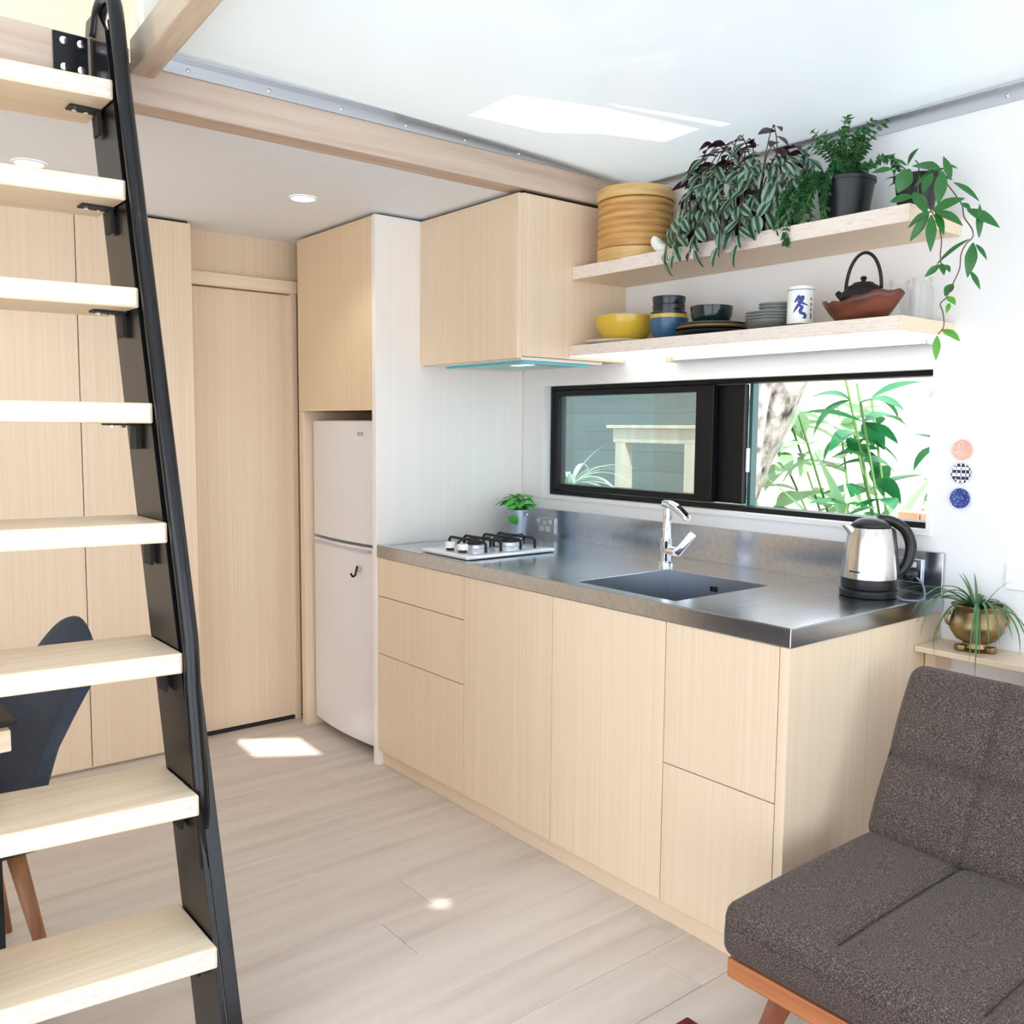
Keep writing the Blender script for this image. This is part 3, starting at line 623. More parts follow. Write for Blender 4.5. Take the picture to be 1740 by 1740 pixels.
# brush-painted cup
cu = thing('tea_cup', 'white cylindrical cup with a blue brush character', 'cup', (.575, .395, ZS))
CR, CH = .0395, .125
obj('foot', lathe(bm_(), [(.035, 0), (.0375, .006), (.0385, .014)], 36, cap1=True), kfoot, cu, 'auto')
obj('body', lathe(bm_(), [(.0386, .0142), (CR, .02), (CR, CH-.004), (CR-.002, CH), (CR-.004, CH-.003), (CR-.004, .025)], 40, cap1=True), white_c, cu, 'auto')
obj('rim_line', lathe(bm_(), [(CR+.0004, CH-.012), (CR+.0004, CH-.010)], 40, cap0=False), kanji_m, cu, True)
def stroke(pts, ws, a0, nm='brush_mark', m=kanji_m):
    """a brush stroke lying on the cup: pts (u across, v up) in metres, seen from direction a0"""
    P = smooth_path([(p[0], p[1], wd_) for p, wd_ in zip(pts, ws)], 5); bm = bm_(); prev = None
    for i, p in enumerate(P):
        t = (P[min(i+1, len(P)-1)]-P[max(i-1, 0)]); n = Vector((-t.y, t.x)).normalized()*p.z/2
        row = []
        for s in (-1, 1):
            u, v = p.x+s*n.x, p.y+s*n.y; a = a0+u/CR; row.append(bm.verts.new(((CR+.0005)*math.cos(a), (CR+.0005)*math.sin(a), v)))
        if prev: bm.faces.new((prev[0], prev[1], row[1], row[0]))
        prev = row
    return obj(nm, bm, m, cu, fixn=False)
A0 = math.atan2(CAM.y-.395, CAM.x-.575)
stroke([(-.004, .096), (-.010, .086), (-.018, .075)], [.007, .009, .003], A0)
stroke([(-.010, .083), (.006, .091), (-.002, .074), (-.012, .060), (-.021, .046)], [.004, .010, .010, .008, .002], A0)
stroke([(-.008, .080), (.008, .072), (.022, .066)], [.009, .006, .002], A0)
stroke([(-.004, .066), (.004, .062), (.000, .052)], [.005, .009, .010], A0)
stroke([(.000, .056), (.000, .046), (.012, .040), (.014, .031), (.006, .030)], [.009, .009, .009, .008, .003], A0)
for v, h in ((.088, .006), (.074, .010), (.058, .008), (.044, .010), (.034, .006)): stroke([(.030, v), (.035, v-h*.4), (.031, v-h)], [.003, .004, .003], A0)
# carved bowl with teapot, jars
wb = thing('wooden_bowl', 'rough carved reddish wooden bowl holding the teapot', 'bowl', (.58, .205, ZS), R(90))
bm = bm_(); rings = []; seg = 40
def wrim(a): return .064+.006*math.sin(3*a+1)+.022*max(0, -math.cos(a))**2+.004*math.sin(11*a)
for f, inn in ((.0, 0), (.15, 0), (.45, 0), (.8, 0), (1, 0), (1, 1), (.7, 1), (.35, 1), (.12, 1)):
    ring = []
    for k_ in range(seg):
        a = 2*PI*k_/seg; sc = .48+.52*(f**.7); e = (1+.25*max(0, -math.cos(a))**3)
        rx, ry = .106*e*sc-(.008 if inn else 0), .088*sc-(.008 if inn else 0)
        ring.append(bm.verts.new((rx*math.cos(a), ry*math.sin(a), (.010 if inn and f < .2 else 0)+f*wrim(a))))
    rings.append(ring)
for a_, b_ in zip(rings, rings[1:]):
    for k_ in range(seg): bm.faces.new((a_[k_], a_[(k_+1) % seg], b_[(k_+1) % seg], b_[k_]))
bm.faces.new(rings[0][::-1]); bm.faces.new(rings[-1])
obj('body', bm, burl, wb, True)
tpz = ZS+.0135
te = thing('teapot', 'black cast iron teapot with a hoop handle in the wooden bowl', 'teapot', (.582, .195, tpz), R(90)); te.scale = (1.2, 1.2, 1.14)
obj('body', lathe(bm_(), [(.022, 0), (.032, .010), (.048, .034), (.054, .052), (.047, .068), (.034, .082), (.026, .085)], 36, cap1=True), iron, te, 'auto')
obj('lid', lathe(bm_(), [(.027, .0852), (.022, .090), (.006, .092), (.005, .096), (.008, .101), (.005, .106)], 24, cap1=True), iron, te, 'auto')
obj('spout', tube(bm_(), [(.036, 0, .048), (.058, 0, .062), (.068, 0, .072)], [.014, .009, .007], 12), iron, te, True)
obj('handle', tube(bm_(), [(.046*math.cos(a), 0, .072+.092*math.sin(a)) for a in [PI*k_/20 for k_ in range(21)]], .0042, 8), blackm, te, True)
for i, (y_, lab) in enumerate(((.088, 'empty glass jar next to the wooden bowl'), (.018 if 0 else .022, 'empty glass jar at the very end of the lower shelf'))):
    j = thing('glass_jar', lab, 'jar', (.618, y_+.018, ZS), group='glass jars')
    obj('body', lathe(bm_(), [(.026, 0), (.0305, .005), (.0305, .085), (.024, .098), (.024, .102)], 28), jar_m, j, 'auto')
    obj('rim', lathe(bm_(), [(.0245, .1022), (.0262, .105), (.0262, .116), (.0235, .118)], 28, cap0=False), jar_m, j, 'auto')

# ------------------------------------------------------------------ things on the upper shelf
ZU = 1.9767
bk = thing('steamer_basket', 'round lidded bamboo steamer basket on the upper shelf', 'basket', (.592, 1.105, ZU))
obj('base_ring', lathe(bm_(), [(.134, 0), (.136, .003), (.136, .04)], 48), bamb_lid, bk, 'auto')
prof = []
for i in range(7): z0 = .0405+i*.0245; prof += [(.1275, z0), (.1335, z0+.004), (.136, z0+.012), (.1335, z0+.020), (.1275, z0+.0243)]
obj('body', lathe(bm_(), prof, 48, cap1=True), bamb_bk, bk, True)
obj('lid', lathe(bm_(), [(.138, .2125), (.140, .215), (.140, .248), (.137, .252), (.12, .255)], 48, cap1=True), bamb_lid, bk, 'auto')
va = thing('glass_vase', 'clear glass vase with a white shell behind the trailing plant', 'vase', (.64, .875, ZU))
obj('body', lathe(bm_(), [(.066, 0), (.07, .004), (.07, .225), (.067, .225), (.067, .008)], 36, cap1=True), jar_m, va, 'auto')
sh = thing('sea_shell', 'white ribbed shell inside the glass vase', 'shell', (.64, .855, ZU+.135))
bm = bm_(); seg = 26
for k_ in range(seg+1):
    a = R(-70+140*k_/seg); rr = .052*(1+.05*(k_ % 2))
    bm.verts.new((.0, 0, -.035)); bm.verts.new((-.012+.004*(k_ % 2), rr*math.sin(a)*.5, -.035+rr*math.cos(a)*.7)); bm.verts.new((.004*(k_ % 2), rr*math.sin(a), -.035+rr*math.cos(a)*1.35))
bm.verts.ensure_lookup_table()
for k_ in range(seg):
    a = 3*k_; bm.faces.new((bm.verts[a], bm.verts[a+1], bm.verts[a+4])); bm.faces.new((bm.verts[a+1], bm.verts[a+2], bm.verts[a+5], bm.verts[a+4]))
so_ = obj('valve', bm, white_c, sh, True); so_.modifiers.new('s', 'SOLIDIFY').thickness = .003
stn = tag(obj('pebble', rbox(bm_(), -.04, .04, -.045, .045, 0, .088, .035, (6, 6, 6)), mat('dark_stone', lin(60, 54, 54), .6), None, True, loc=(.645, .872, ZU+.0085)), 'dark stone at the bottom of the glass vase', 'stone')
bi = thing('bird_figurine', 'small white bird figurine beside the steamer basket', 'figurine', (.507, .905, ZU), R(-60))
bm = bm_()
tube(bm, smooth_path([(.036, 0, .006), (.022, 0, .011), (.0, 0, .02), (-.016, 0, .038), (-.022, 0, .052), (-.024, 0, .058)], 5), [.004+.016*math.sin(PI*min(1, (i+1)/26*1.05)) for i in range(26)], 14)
obj('body', bm, white_c, bi, True)
obj('tail', rbox(bm_(), .026, .062, -.010, .010, .0, .006, .0025, (5, 4, 2)), white_c, bi, True)

def pot(parent, r0, r1, h, m, rim=.01):
    obj('pot', lathe(bm_(), [(r0, 0), (r1, h-rim), (r1+.004, h-rim), (r1+.005, h), (r1-.002, h), (r1-.004, h-.012)], 32, cap1=False), m, parent, 'auto')
    obj('soil', lathe(bm_(), [(r1-.006, h-.016), (r1*.5, h-.012)], 24, cap1=True, cap0=True), soil, parent)
rnd = random.Random(3)
# zebra plant
zp = thing('trailing_zebra_plant', 'bushy trailing plant with purple and silver-striped leaves in a black pot', 'plant', (.585, .575, ZU))
pot(zp, .06, .08, .14, blackp)
trad_p = leafmat('zebra_purple_leaf', lin(60, 30, 42), lin(70, 28, 46), lin(84, 70, 74), .017)
zq = [leaf_mesh('zebra_leaf', .066, .030, b_, .25, 6, trad_p, peak=.4) for b_ in (.2, .4)]
zl = [leaf_mesh('zebra_leaf', .070, .034, b_, .25, 6, trad_m, peak=.4) for b_ in (.2, .35, .55)]
def stem(parent, pts, r=.0022, m=stem_m): return obj('stem', tube(bm_(), smooth_path(pts, 4), r, 6), m, parent, True)
cnt = 0
def zleaf(p, outv, droop, s_=1):
    """leaf whose striped face looks outward; droop 0 = held flat, 1 = hanging"""
    global cnt
    if cnt >= 298: return
    o_ = Vector(outv).normalized(); d = o_*(1-droop)*1.2+Vector((0, 0, -1))*droop+Vector((rnd.uniform(-.7, .7), rnd.uniform(-.7, .7), rnd.uniform(-.25, .25)))
    upv = o_*(.35+droop)+Vector((0, 0, 1.05-.6*droop))
    put('leaf', rnd.choice(zq if Vector(p).z > .235 and rnd.random() < .7 else zl), orient(p, d, upv, rnd.uniform(-.5, .5), s_*rnd.uniform(.8, 1.2)), zp); cnt += 1
# long stems: up from the pot, over, and down outside it, most of them on the room side
for i in range(24):
    a = PI+rnd.uniform(-1.75, 1.75) if i % 8 else rnd.uniform(-1.2, 1.2)
    sx_, sy_ = math.cos(a), math.sin(a); rx = .15 if sx_ < 0 else .10; ex = max(-.148, rx*sx_); ey = .205*sy_+(.03 if sy_ > 0 else .02)
    top = rnd.uniform(.20, .315); end = rnd.uniform(.0, .16)
    pts = [(.015*sx_, .015*sy_, .12), (ex*.35, ey*.4, .12+.75*(top-.12)), (ex*.7, ey*.72, top), (ex*.95, ey*.95, top*.82), (ex, ey, (top+end)*.5), (ex*1.0, ey*1.02, end)]
    stem(zp, pts, .0018); path = smooth_path(pts, 4)
    for j in range(5, len(path)):
        if rnd.random() < .52: continue
        t = (j-5)/(len(path)-6); zleaf(path[j], (sx_-.35, sy_, 0), min(.85, max(0, t*1.05-.12)), 1.0)
for (px_, py_, pz_) in ((-.15, .24, -.04), (-.15, .20, -.03), (-.148, .12, -.02), (-.148, .02, -.025), (-.15, -.05, -.03)):
    pts = [(-.03, py_*.4, .14), (-.10, py_*.8, .13), (-.142, py_*.97, .06), (px_, py_, pz_)]; stem(zp, pts, .0018); path = smooth_path(pts, 4)
    for j in range(5, len(path)): zleaf(path[j], (-1, 0, 0), .75, .95)
for i in range(150):
    yy = rnd.uniform(-.19, .215); q_ = 1-(yy/.23)**2; zz = rnd.uniform(.02, .07+.24*q_)
    zleaf(Vector((-.05-.085*q_*(1-.5*max(0, zz-.2)/.1)+rnd.uniform(-.012, .012), yy, zz)), (-1, rnd.uniform(-.5, .5)+yy*2, 0), rnd.uniform(.45, .9) if zz < .22 else rnd.uniform(0, .35), 1.08)
# air plant in front of the vase
ap_ = thing('air_plant', 'spiky light green air plant between bird and trailing plant', 'plant', (.53, .835, ZU))
am = [leaf_mesh('spike', .075, .007, b_, .4, 5, moss_m, peak=.15) for b_ in (.1, .3)]
obj('crown', lathe(bm_(), [(.006, 0), (.012, .008), (.008, .03)], 12, cap1=True), gstem, ap_, True)
for i in range(60):
    a = rnd.uniform(0, 2*PI); e = rnd.uniform(.05, 1.4)
    put('leaf', rnd.choice(am), orient((0, 0, .012+.035*rnd.random()), (math.cos(a)*math.cos(e), math.sin(a)*math.cos(e), math.sin(e)+.15), (0, 0, 1), 0, rnd.uniform(.7, 1.35)), ap_)
# small-leaved plant
sp_ = thing('small_leaved_plant', 'upright plant with many tiny green leaves in a black pot', 'plant', (.60, .275, ZU))
pot(sp_, .062, .08, .13, blackp)
verts, faces = [], []
def add_leaf(base, d, L, W):
    m_ = orient(base, d, (0, 0, 1), rnd.uniform(-.8, .8)); b0 = len(verts)
    for p in ((0, 0, 0), (.4*L, W/2, .1*W), (.45*L, 0, 0), (.4*L, -W/2, .1*W), (L, 0, -.12*L)): verts.append(m_ @ Vector(p))
    faces.extend([(b0, b0+2, b0+1), (b0, b0+3, b0+2), (b0+1, b0+2, b0+4), (b0+2, b0+3, b0+4)])
stems = []
for i in range(34):
    a = rnd.uniform(0, 2*PI); r_ = rnd.uniform(.02, .11); h_ = rnd.uniform(.16, .30)
    stems.append([(0.02*math.cos(a), .02*math.sin(a), .12), (.5*r_*math.cos(a), .5*r_*math.sin(a), .12+.6*(h_-.12)), (max(-.14, min(.12, r_*math.cos(a))), r_*math.sin(a)*1.15, min(h_, .296))])
stems += [[(-.04, .03, .125), (-.10, .06, .12), (-.13, .09, .06), (-.142, .10, -.02), (-.143, .098, -.055)], [(-.05, .02, .125), (-.11, .03, .10), (-.135, .05, .03)], [(-.03, .05, .125), (-.10, .10, .13), (-.13, .13, .07), (-.14, .13, .0)], [(0, -.05, .13), (-.02, -.11, .16), (-.03, -.16, .15), (-.04, -.175, .12)]]
for i in range(12): yy = rnd.uniform(-.01, .13); stems.append([(-.03, yy*.5, .125), (-.085, yy*.8, .14), (-.11, yy, .09), (-.115, yy*1.05, rnd.uniform(.0, .06))])
for s in stems:
    path = smooth_path(s, 6); stem(sp_, s, .0014, gstem)
    for j in range(1, len(path)):
        t = (path[j]-path[j-1]).normalized()
        for sgn in range(5):
            sd_ = t.cross(Vector((rnd.uniform(-1, 1), rnd.uniform(-1, 1), rnd.uniform(-1, 1)))).normalized()
            add_leaf(path[j], sd_+t*.5, rnd.uniform(.012, .022), rnd.uniform(.009, .014))
me = bpy.data.meshes.new('foliage'); me.from_pydata(verts, [], faces); me.materials.append(jade_m)
fo = bpy.data.objects.new('foliage', me); C.objects.link(fo); fo.parent = sp_; fo['kind'] = 'stuff'; fo['label'] = 'mass of tiny green leaves'
# hoya
HOYA = [(0.55, 0.103, 2.096, 0.53, 0.156, 2.1, 0.014), (0.56, 0.069, 2.099, 0.54, 0.1, 2.128, 0.012), (0.57, 0.072, 2.102, 0.55, 0.044, 2.139, 0.024), (0.5, 0.028, 2.072, 0.48, 0.047, 2.015, 0.037), (0.52, -0.045, 2.057, 0.5, 0.019, 2.091, 0.033), (0.51, -0.036, 2.054, 0.49, 0.014, 2.03, 0.02), (0.5, -0.06, 2.049, 0.48, -0.066, 1.968, 0.026), (0.5, -0.035, 2.048, 0.48, -0.017, 2.003, 0.023), (0.47, -0.001, 2.001, 0.45, -0.052, 1.946, 0.027), (0.52, -0.073, 2.027, 0.5, -0.065, 2.086, 0.017), (0.53, -0.046, 2.07, 0.51, -0.092, 2.06, 0.007), (0.52, -0.08, 2.02, 0.5, -0.158, 1.973, 0.015), (0.43, -0.076, 1.936, 0.41, -0.152, 1.954, 0.023), (0.42, -0.084, 1.932, 0.4, -0.166, 1.898, 0.024), (0.41, -0.083, 1.93, 0.39, -0.028, 1.905, 0.024), (0.41, -0.077, 1.924, 0.39, -0.04, 1.864, 0.019), (0.41, -0.083, 1.922, 0.39, -0.096, 1.835, 0.021), (0.42, -0.088, 1.929, 0.4, -0.124, 1.874, 0.016), (0.5, -0.128, 1.941, 0.48, -0.215, 1.895, 0.023), (0.5, -0.162, 1.866, 0.48, -0.17, 1.943, 0.014), (0.48, -0.149, 1.862, 0.46, -0.063, 1.819, 0.016), (0.5, -0.148, 1.856, 0.48, -0.151, 1.774, 0.024), (0.5, -0.155, 1.851, 0.48, -0.194, 1.815, 0.01), (0.5, -0.112, 1.959, 0.48, -0.146, 1.941, 0.013), (0.42, -0.107, 1.798, 0.4, -0.079, 1.772, 0.014), (0.42, -0.109, 1.801, 0.4, -0.128, 1.774, 0.013), (0.42, -0.119, 1.796, 0.4, -0.142, 1.779, 0.011), (0.5, -0.145, 1.786, 0.48, -0.181, 1.744, 0.011), (0.49, -0.108, 1.758, 0.47, -0.096, 1.731, 0.02), (0.48, -0.098, 1.726, 0.46, -0.13, 1.708, 0.016), (0.48, -0.106, 1.709, 0.46, -0.11, 1.686, 0.01), (0.47, -0.094, 1.643, 0.45, -0.15, 1.62, 0.02), (0.46, -0.088, 1.628, 0.44, -0.098, 1.568, 0.016), (0.5, 0.078, 1.997, 0.48, 0.011, 2.001, 0.021)]
VINE = [(0.585, 0.05, 2.04), (0.55, 0.0, 2.075), (0.52, -0.038, 2.054), (0.516, -0.065, 2.019), (0.512, -0.092, 1.984), (0.508, -0.112, 1.954), (0.504, -0.12, 1.924), (0.5, -0.143, 1.891), (0.496, -0.148, 1.869), (0.492, -0.134, 1.853), (0.488, -0.125, 1.829), (0.484, -0.125, 1.793), (0.48, -0.113, 1.759), (0.476, -0.099, 1.724), (0.472, -0.086, 1.708), (0.468, -0.096, 1.686), (0.464, -0.102, 1.65), (0.46, -0.09, 1.631)]
VINE2 = [(0.57, 0.045, 2.04), (0.5, 0.0, 2.05), (0.44, -0.03, 1.99), (0.43, -0.062, 1.951), (0.43, -0.076, 1.93), (0.43, -0.092, 1.899), (0.43, -0.102, 1.861), (0.43, -0.101, 1.825), (0.43, -0.104, 1.799)]
HL = (.605, .062, ZU)
hy = thing('trailing_hoya', 'hoya in a black pot whose long vine hangs past the shelf end', 'plant', HL)
pot(hy, .045, .057, .10, blackp)
off = Vector(HL)
for vv in (VINE, VINE2): stem(hy, [Vector(p)-off for p in vv], .0016)
for q in ((.02, .05), (-.03, .03), (-.02, -.02)): stem(hy, [(0, 0, .08), (q[0], q[1]*.7, .12), (q[0]-.03, q[1], .13)], .0018, gstem)
for i, h in enumerate(HOYA):
    a, b = Vector(h[:3]), Vector(h[3:6]); L = (b-a).length
    m_ = leaf_mesh('hoya_leaf', L*1.04, max(h[6]*1.25, .012), .22, .25, 7, hoya_y if i in (31, 32, 29, 30) else hoya_m, peak=.4)
    view = (CAM-a).normalized(); upv = Vector((-.5, -.25, .6)) if i % 3 else Vector((-.7, -.5, .25))
    put('leaf', m_, Matrix.Translation(-off) @ orient(a, b-a, upv), hy)
for i in range(10):
    a = rnd.uniform(0, 2*PI); put('leaf', leaf_mesh('hoya_leaf', .075, .026, .35, .25, 7, hoya_m, peak=.4), orient((.02*math.cos(a), .02*math.sin(a), .095), (math.cos(a)-.4, math.sin(a), rnd.uniform(.1, .9)), (0, 0, 1), rnd.uniform(-.4, .4)), hy)

# basil in a zinc pail
bs = thing('basil_plant', 'bright green basil in a small zinc pail by the hob', 'plant', (.60, 1.765, ZH+.002))
obj('pail', lathe(bm_(), [(.036, 0), (.037, .002), (.048, .118), (.051, .12), (.051, .124), (.047, .124), (.046, .11)], 32), galv, bs, 'auto')
obj('soil', lathe(bm_(), [(.0455, .106), (.02, .110)], 24, cap1=True), soil, bs)
for s_ in (-1, 1): obj('ear', rbox(bm_(), -.008, .008, s_*.056-.008, s_*.056+.008, .100, .116, .005, (4, 4, 4)), galv, bs, True)
bl = [leaf_mesh('basil_leaf', .066, .042, b_, -.25, 6, basil_m, peak=.4) for b_ in (.3, .6)]
for i in range(7):
    a = i*2.4; p1 = Vector((.03*math.cos(a), .03*math.sin(a), .16+.035*rnd.random())); stem(bs, [(.008*math.cos(a), .008*math.sin(a), .10), (.02*math.cos(a), .02*math.sin(a), .14), p1], .0016, gstem)
    for j in range(6):
        b = a+j*1.7; put('leaf', rnd.choice(bl), orient(p1-Vector((0, 0, .007*j)), (math.cos(b), math.sin(b), rnd.uniform(-.4, .7)), (0, 0, 1), rnd.uniform(-.3, .3), rnd.uniform(.7, 1.15)), bs)
put('leaf', bl[1], orient((-.03, .015, .165), (-.6, 1, .25), (0, 0, 1), 0, 1.25), bs); put('leaf', bl[1], orient((-.042, -.01, .12), (-.4, -.3, -1), (-1, -.3, 0), 0, 1.2), bs)

# ------------------------------------------------------------------ wall, ledge and spider plant
LG = thing('wall_ledge', 'narrow bamboo ledge along the wall above the sofa', 'ledge', (.68, -.9, .77), world=True)
obj('board', box(bm_(), .60, XW-.001, -3.0, .002, .768, .784), bam_y, LG, bevel=.0015)
obj('bracket', box(bm_(), .66, XW-.001, -.03, .001, .70, .7675), bam_z, LG, bevel=.001)
for (z, m_, lab) in ((1.333, pink_d, 'small pink dotted wall dish, top of three'), (1.266, check_d, 'small navy and white checked wall dish'), (1.195, navy_d, 'small navy dotted wall dish, lowest of three')):
    d = thing('wall_dish', lab, 'wall dish', (XW, -.033, z), group='three small wall dishes'); 
    q_ = obj('dish', lathe(bm_(), [(.016, .001), (.027, .006), (.0285, .008), (.026, .0085), (.014, .0045)], 28, cap1=True), m_, d, 'auto'); q_.rotation_euler = (0, R(-90), 0)
sw = thing('light_switch', 'white switch plate on the wall by the brass pot', 'switch', (XW, -.215, .99))
obj('plate', box(bm_(), -.009, 0, -.058, .047, -.036, .036), white, sw, bevel=.003)
obj('rocker', box(bm_(), -.012, -.0092, -.02, -.006, -.008, .008), white_c, sw, bevel=.001)
bp_ = thing('spider_plant', 'spider plant with arching narrow leaves in a brass pot', 'plant', (.683, -.128, .7842))
obj('pot', lathe(bm_(), [(.03, .022), (.052, .032), (.069, .058), (.070, .075), (.063, .10), (.058, .112), (.064, .122), (.068, .126), (.064, .128), (.058, .118)], 40), brass, bp_, 'auto')
obj('foot_ring', lathe(bm_(), [(.042, .0), (.046, .004), (.036, .010), (.032, .0225)], 28, cap1=True), brass, bp_, 'auto')
for i in range(3):
    a = i*2*PI/3+.4; obj('foot', rbox(bm_(), -.011, .011, -.013, .013, 0, .018, .005, (4, 4, 4)), brass, bp_, True, loc=(.045*math.cos(a), .045*math.sin(a), 0)).rotation_euler = (0, 0, a)
for s_ in (-1, 1):
    a = R(130) if s_ > 0 else R(-50); obj('handle', tube(bm_(), [(.068*math.cos(a)+.012*math.sin(t)*math.cos(a), .068*math.sin(a)+.012*math.sin(t)*math.sin(a), .085+.016*math.cos(t)) for t in [PI*k_/10 for k_ in range(11)]], .004, 8), brass, bp_, True)
obj('soil', lathe(bm_(), [(.058, .112), (.03, .118)], 24, cap1=True), soil, bp_)
for i in range(46):
    a = rnd.uniform(0, 2*PI); L = rnd.uniform(.18, .32)
    if math.cos(a) > .15: L *= .35
    e = rnd.uniform(.35, 1.15); h_ = Vector((math.cos(a), math.sin(a), 0)); base = Vector((.018*math.cos(a), .018*math.sin(a), .115))
    if i < 4: e, L = 1.35, .11
    bm = bm_(); prev = None; p = base.copy(); ang = e; n_ = 12; droop = rnd.uniform(1.7, 2.5) if i > 3 else .8
    side = Vector((-h_.y, h_.x, 0)); wl = rnd.uniform(.006, .009)
    for k_ in range(n_+1):
        t = k_/n_; ww = wl/2*(1-t**2.2)+.0004; nrm = (Vector((0, 0, 1))*math.cos(ang)-h_*math.sin(ang))
        row = [bm.verts.new(p+side*ww+nrm*ww*.5), bm.verts.new(p), bm.verts.new(p-side*ww+nrm*ww*.5)]
        if prev:
            bm.faces.new((prev[0], row[0], row[1], prev[1])); bm.faces.new((prev[1], row[1], row[2], prev[2]))
        prev = row; p = p+(h_*math.cos(ang)+Vector((0, 0, 1))*math.sin(ang))*L/n_; ang = e-droop*((k_+1)/n_)**.85
    obj('leaf', bm, spider_m, bp_, True, fixn=False)

# ------------------------------------------------------------------ sofa
sf = thing('sofa', 'brown-grey fabric sofa with stitched panels on orange timber legs', 'sofa', (0, -.95, 0), world=True)
SY_0, SY_1 = -1.80, -.112
seams = [-.345, -.62, -.90, -1.18, -1.46]
def groove(d, w_=.012): return math.exp(-(d/w_)**2)
def seat_fn(o, n):
    z = o.z; x, y = o.x, o.y
    if n.z > .4:
        g_ = max(groove(y-s) for s in seams); f = min(1, max(0, (x+.36)/.05))
        z += -.013*g_*f + .006*math.sin(PI*min(1, max(0, (x+.38)/.7))) + .004*min(abs(y-s) for s in seams)/.14
        z -= .004*groove(x+.02, .02)*g_
    else:
        if n.x < -.4: x += -.004*math.sin(PI*(z-.27)/.13)
        if abs(z-.362) < .014 and n.x < -.3: x += .0035*groove(z-.362, .005)
    return (x, y, z)
obj('seat_cushion', rbox(bm_(), -.385, .275, SY_0, SY_1, .288, .402, .032, (44, 130, 10), seat_fn), sofa_m, sf, True)
def back_fn(o, n):
    x, y, z = o.x, o.y, o.z
    if n.x < -.4:
        gh = groove(z-.215, .010); gv = max(groove(y-s, .009) for s in seams)
        x += .018*gh+.011*gv-.010*math.sin(PI*min(1, max(0, (z % .215)/.215)))*.6
    return (x, y, z)
bk_ = obj('backrest', rbox(bm_(), 0, .105, SY_0, SY_1, 0, .455, .04, (8, 130, 50), back_fn), sofa_m, sf, True)
bk_.matrix_parent_inverse = Matrix.Identity(4)
bk_.location = (.150, .95, .398); bk_.rotation_euler = (0, R(26), 0)
thread = mat('seam_thread', lin(52, 43, 40), .9)
for s_ in seams: obj('seam', tube(bm_(), [(-.36+.03*i, s_, .3965+.006*math.sin(PI*min(1, .03*i/.6))-.0035) for i in range(18)], .0008, 6), thread, sf, True)
obj('seam', tube(bm_(), [(-.3865, SY_0+.03, .362), (-.3865, SY_1-.03, .362)], .001, 6), thread, sf, True)
obj('rail', box(bm_(), -.375, -.345, SY_0+.02, SY_1-.015, .246, .2875), rail_m, sf, bevel=.003)
obj('rail', box(bm_(), .20, .23, SY_0+.02, SY_1-.02, .246, .2875), rail_m, sf, bevel=.003)
for y_ in (-.20, -.95, -1.70): obj('cross_rail', box(bm_(), -.345, .20, y_-.02, y_+.02, .246, .286), leg_m, sf, bevel=.003)
for y_ in (-.215, -1.69):
    for x_, dx in ((-.27, -.045), (.20, .06)):
        obj('leg', tube(bm_(), [(x_, y_, .247), (x_+dx, y_+(.07 if y_ > -1 else -.07), 0.0145 if x_ < 0 else .0005)], [.030, .019], 4), leg_m, sf, bevel=.003)

# ------------------------------------------------------------------ ladder
ld_ = thing('loft_ladder', 'steep black steel ladder stair with bamboo treads and one handrail', 'ladder', (-1.45, .85, 0), world=True)
TR = [(1.100, 2.197), (1.023, 1.950), (.950, 1.696), (.872, 1.432), (.794, 1.168), (.716, .889), (.636, .595), (.549, .294)]
XR, XL, SK = -1.199, -1.76, R(-6)
for i, (ty, tz) in enumerate(TR):
    def sk(x, y): return (XR+(x-XR)*math.cos(SK)-(y-ty)*math.sin(SK)*0, ty+(x-XR)*math.sin(SK)+(y-ty))
    th_ = .046; dep = .235
    poly = [sk(XL, ty), sk(XR, ty), (XR, ty+dep), (sk(XL, ty)[0], sk(XL, ty)[1]+dep)]
    poly = [(XR-.0, ty), (XR, ty+dep), (XL, ty+dep-(XL-XR)*0+ (XR-XL)*math.tan(-SK)), (XL, ty+(XR-XL)*math.tan(-SK))]
    tr = obj('tread', prism(bm_(), poly, 'z', tz-th_, tz), bam_x, ld_, bevel=.004, segs=2)
    obj('front_edge', prism(bm_(), [(XR-.006, ty-.0008), (XR-.006, ty+.0004), (XL+.004, ty+(XR-XL)*math.tan(-SK)+.0004), (XL+.004, ty+(XR-XL)*math.tan(-SK)-.0008)], 'z', tz-th_+.005, tz-.005), bam_edge, tr)
    br = obj('bracket', box(bm_(), XR-.075, XR, ty+.09, ty+.135, tz-th_-.005, tz-th_-.0005), blackm, ld_, bevel=.001)
    obj('bracket_web', box(bm_(), XR-.012, XR-.004, ty+.09, ty+.135, tz-th_-.06, tz-th_-.0052), blackm, br, bevel=.001)
    for dx in (-.060, -.034): obj('bolt', lathe(bm_(), [(.006, -.005), (.006, 0)], 6, (XR+dx, ty+.112, tz-th_-.0052)), chrome, br)
def front(z): return .5+.284*z        # front edge of the stringer
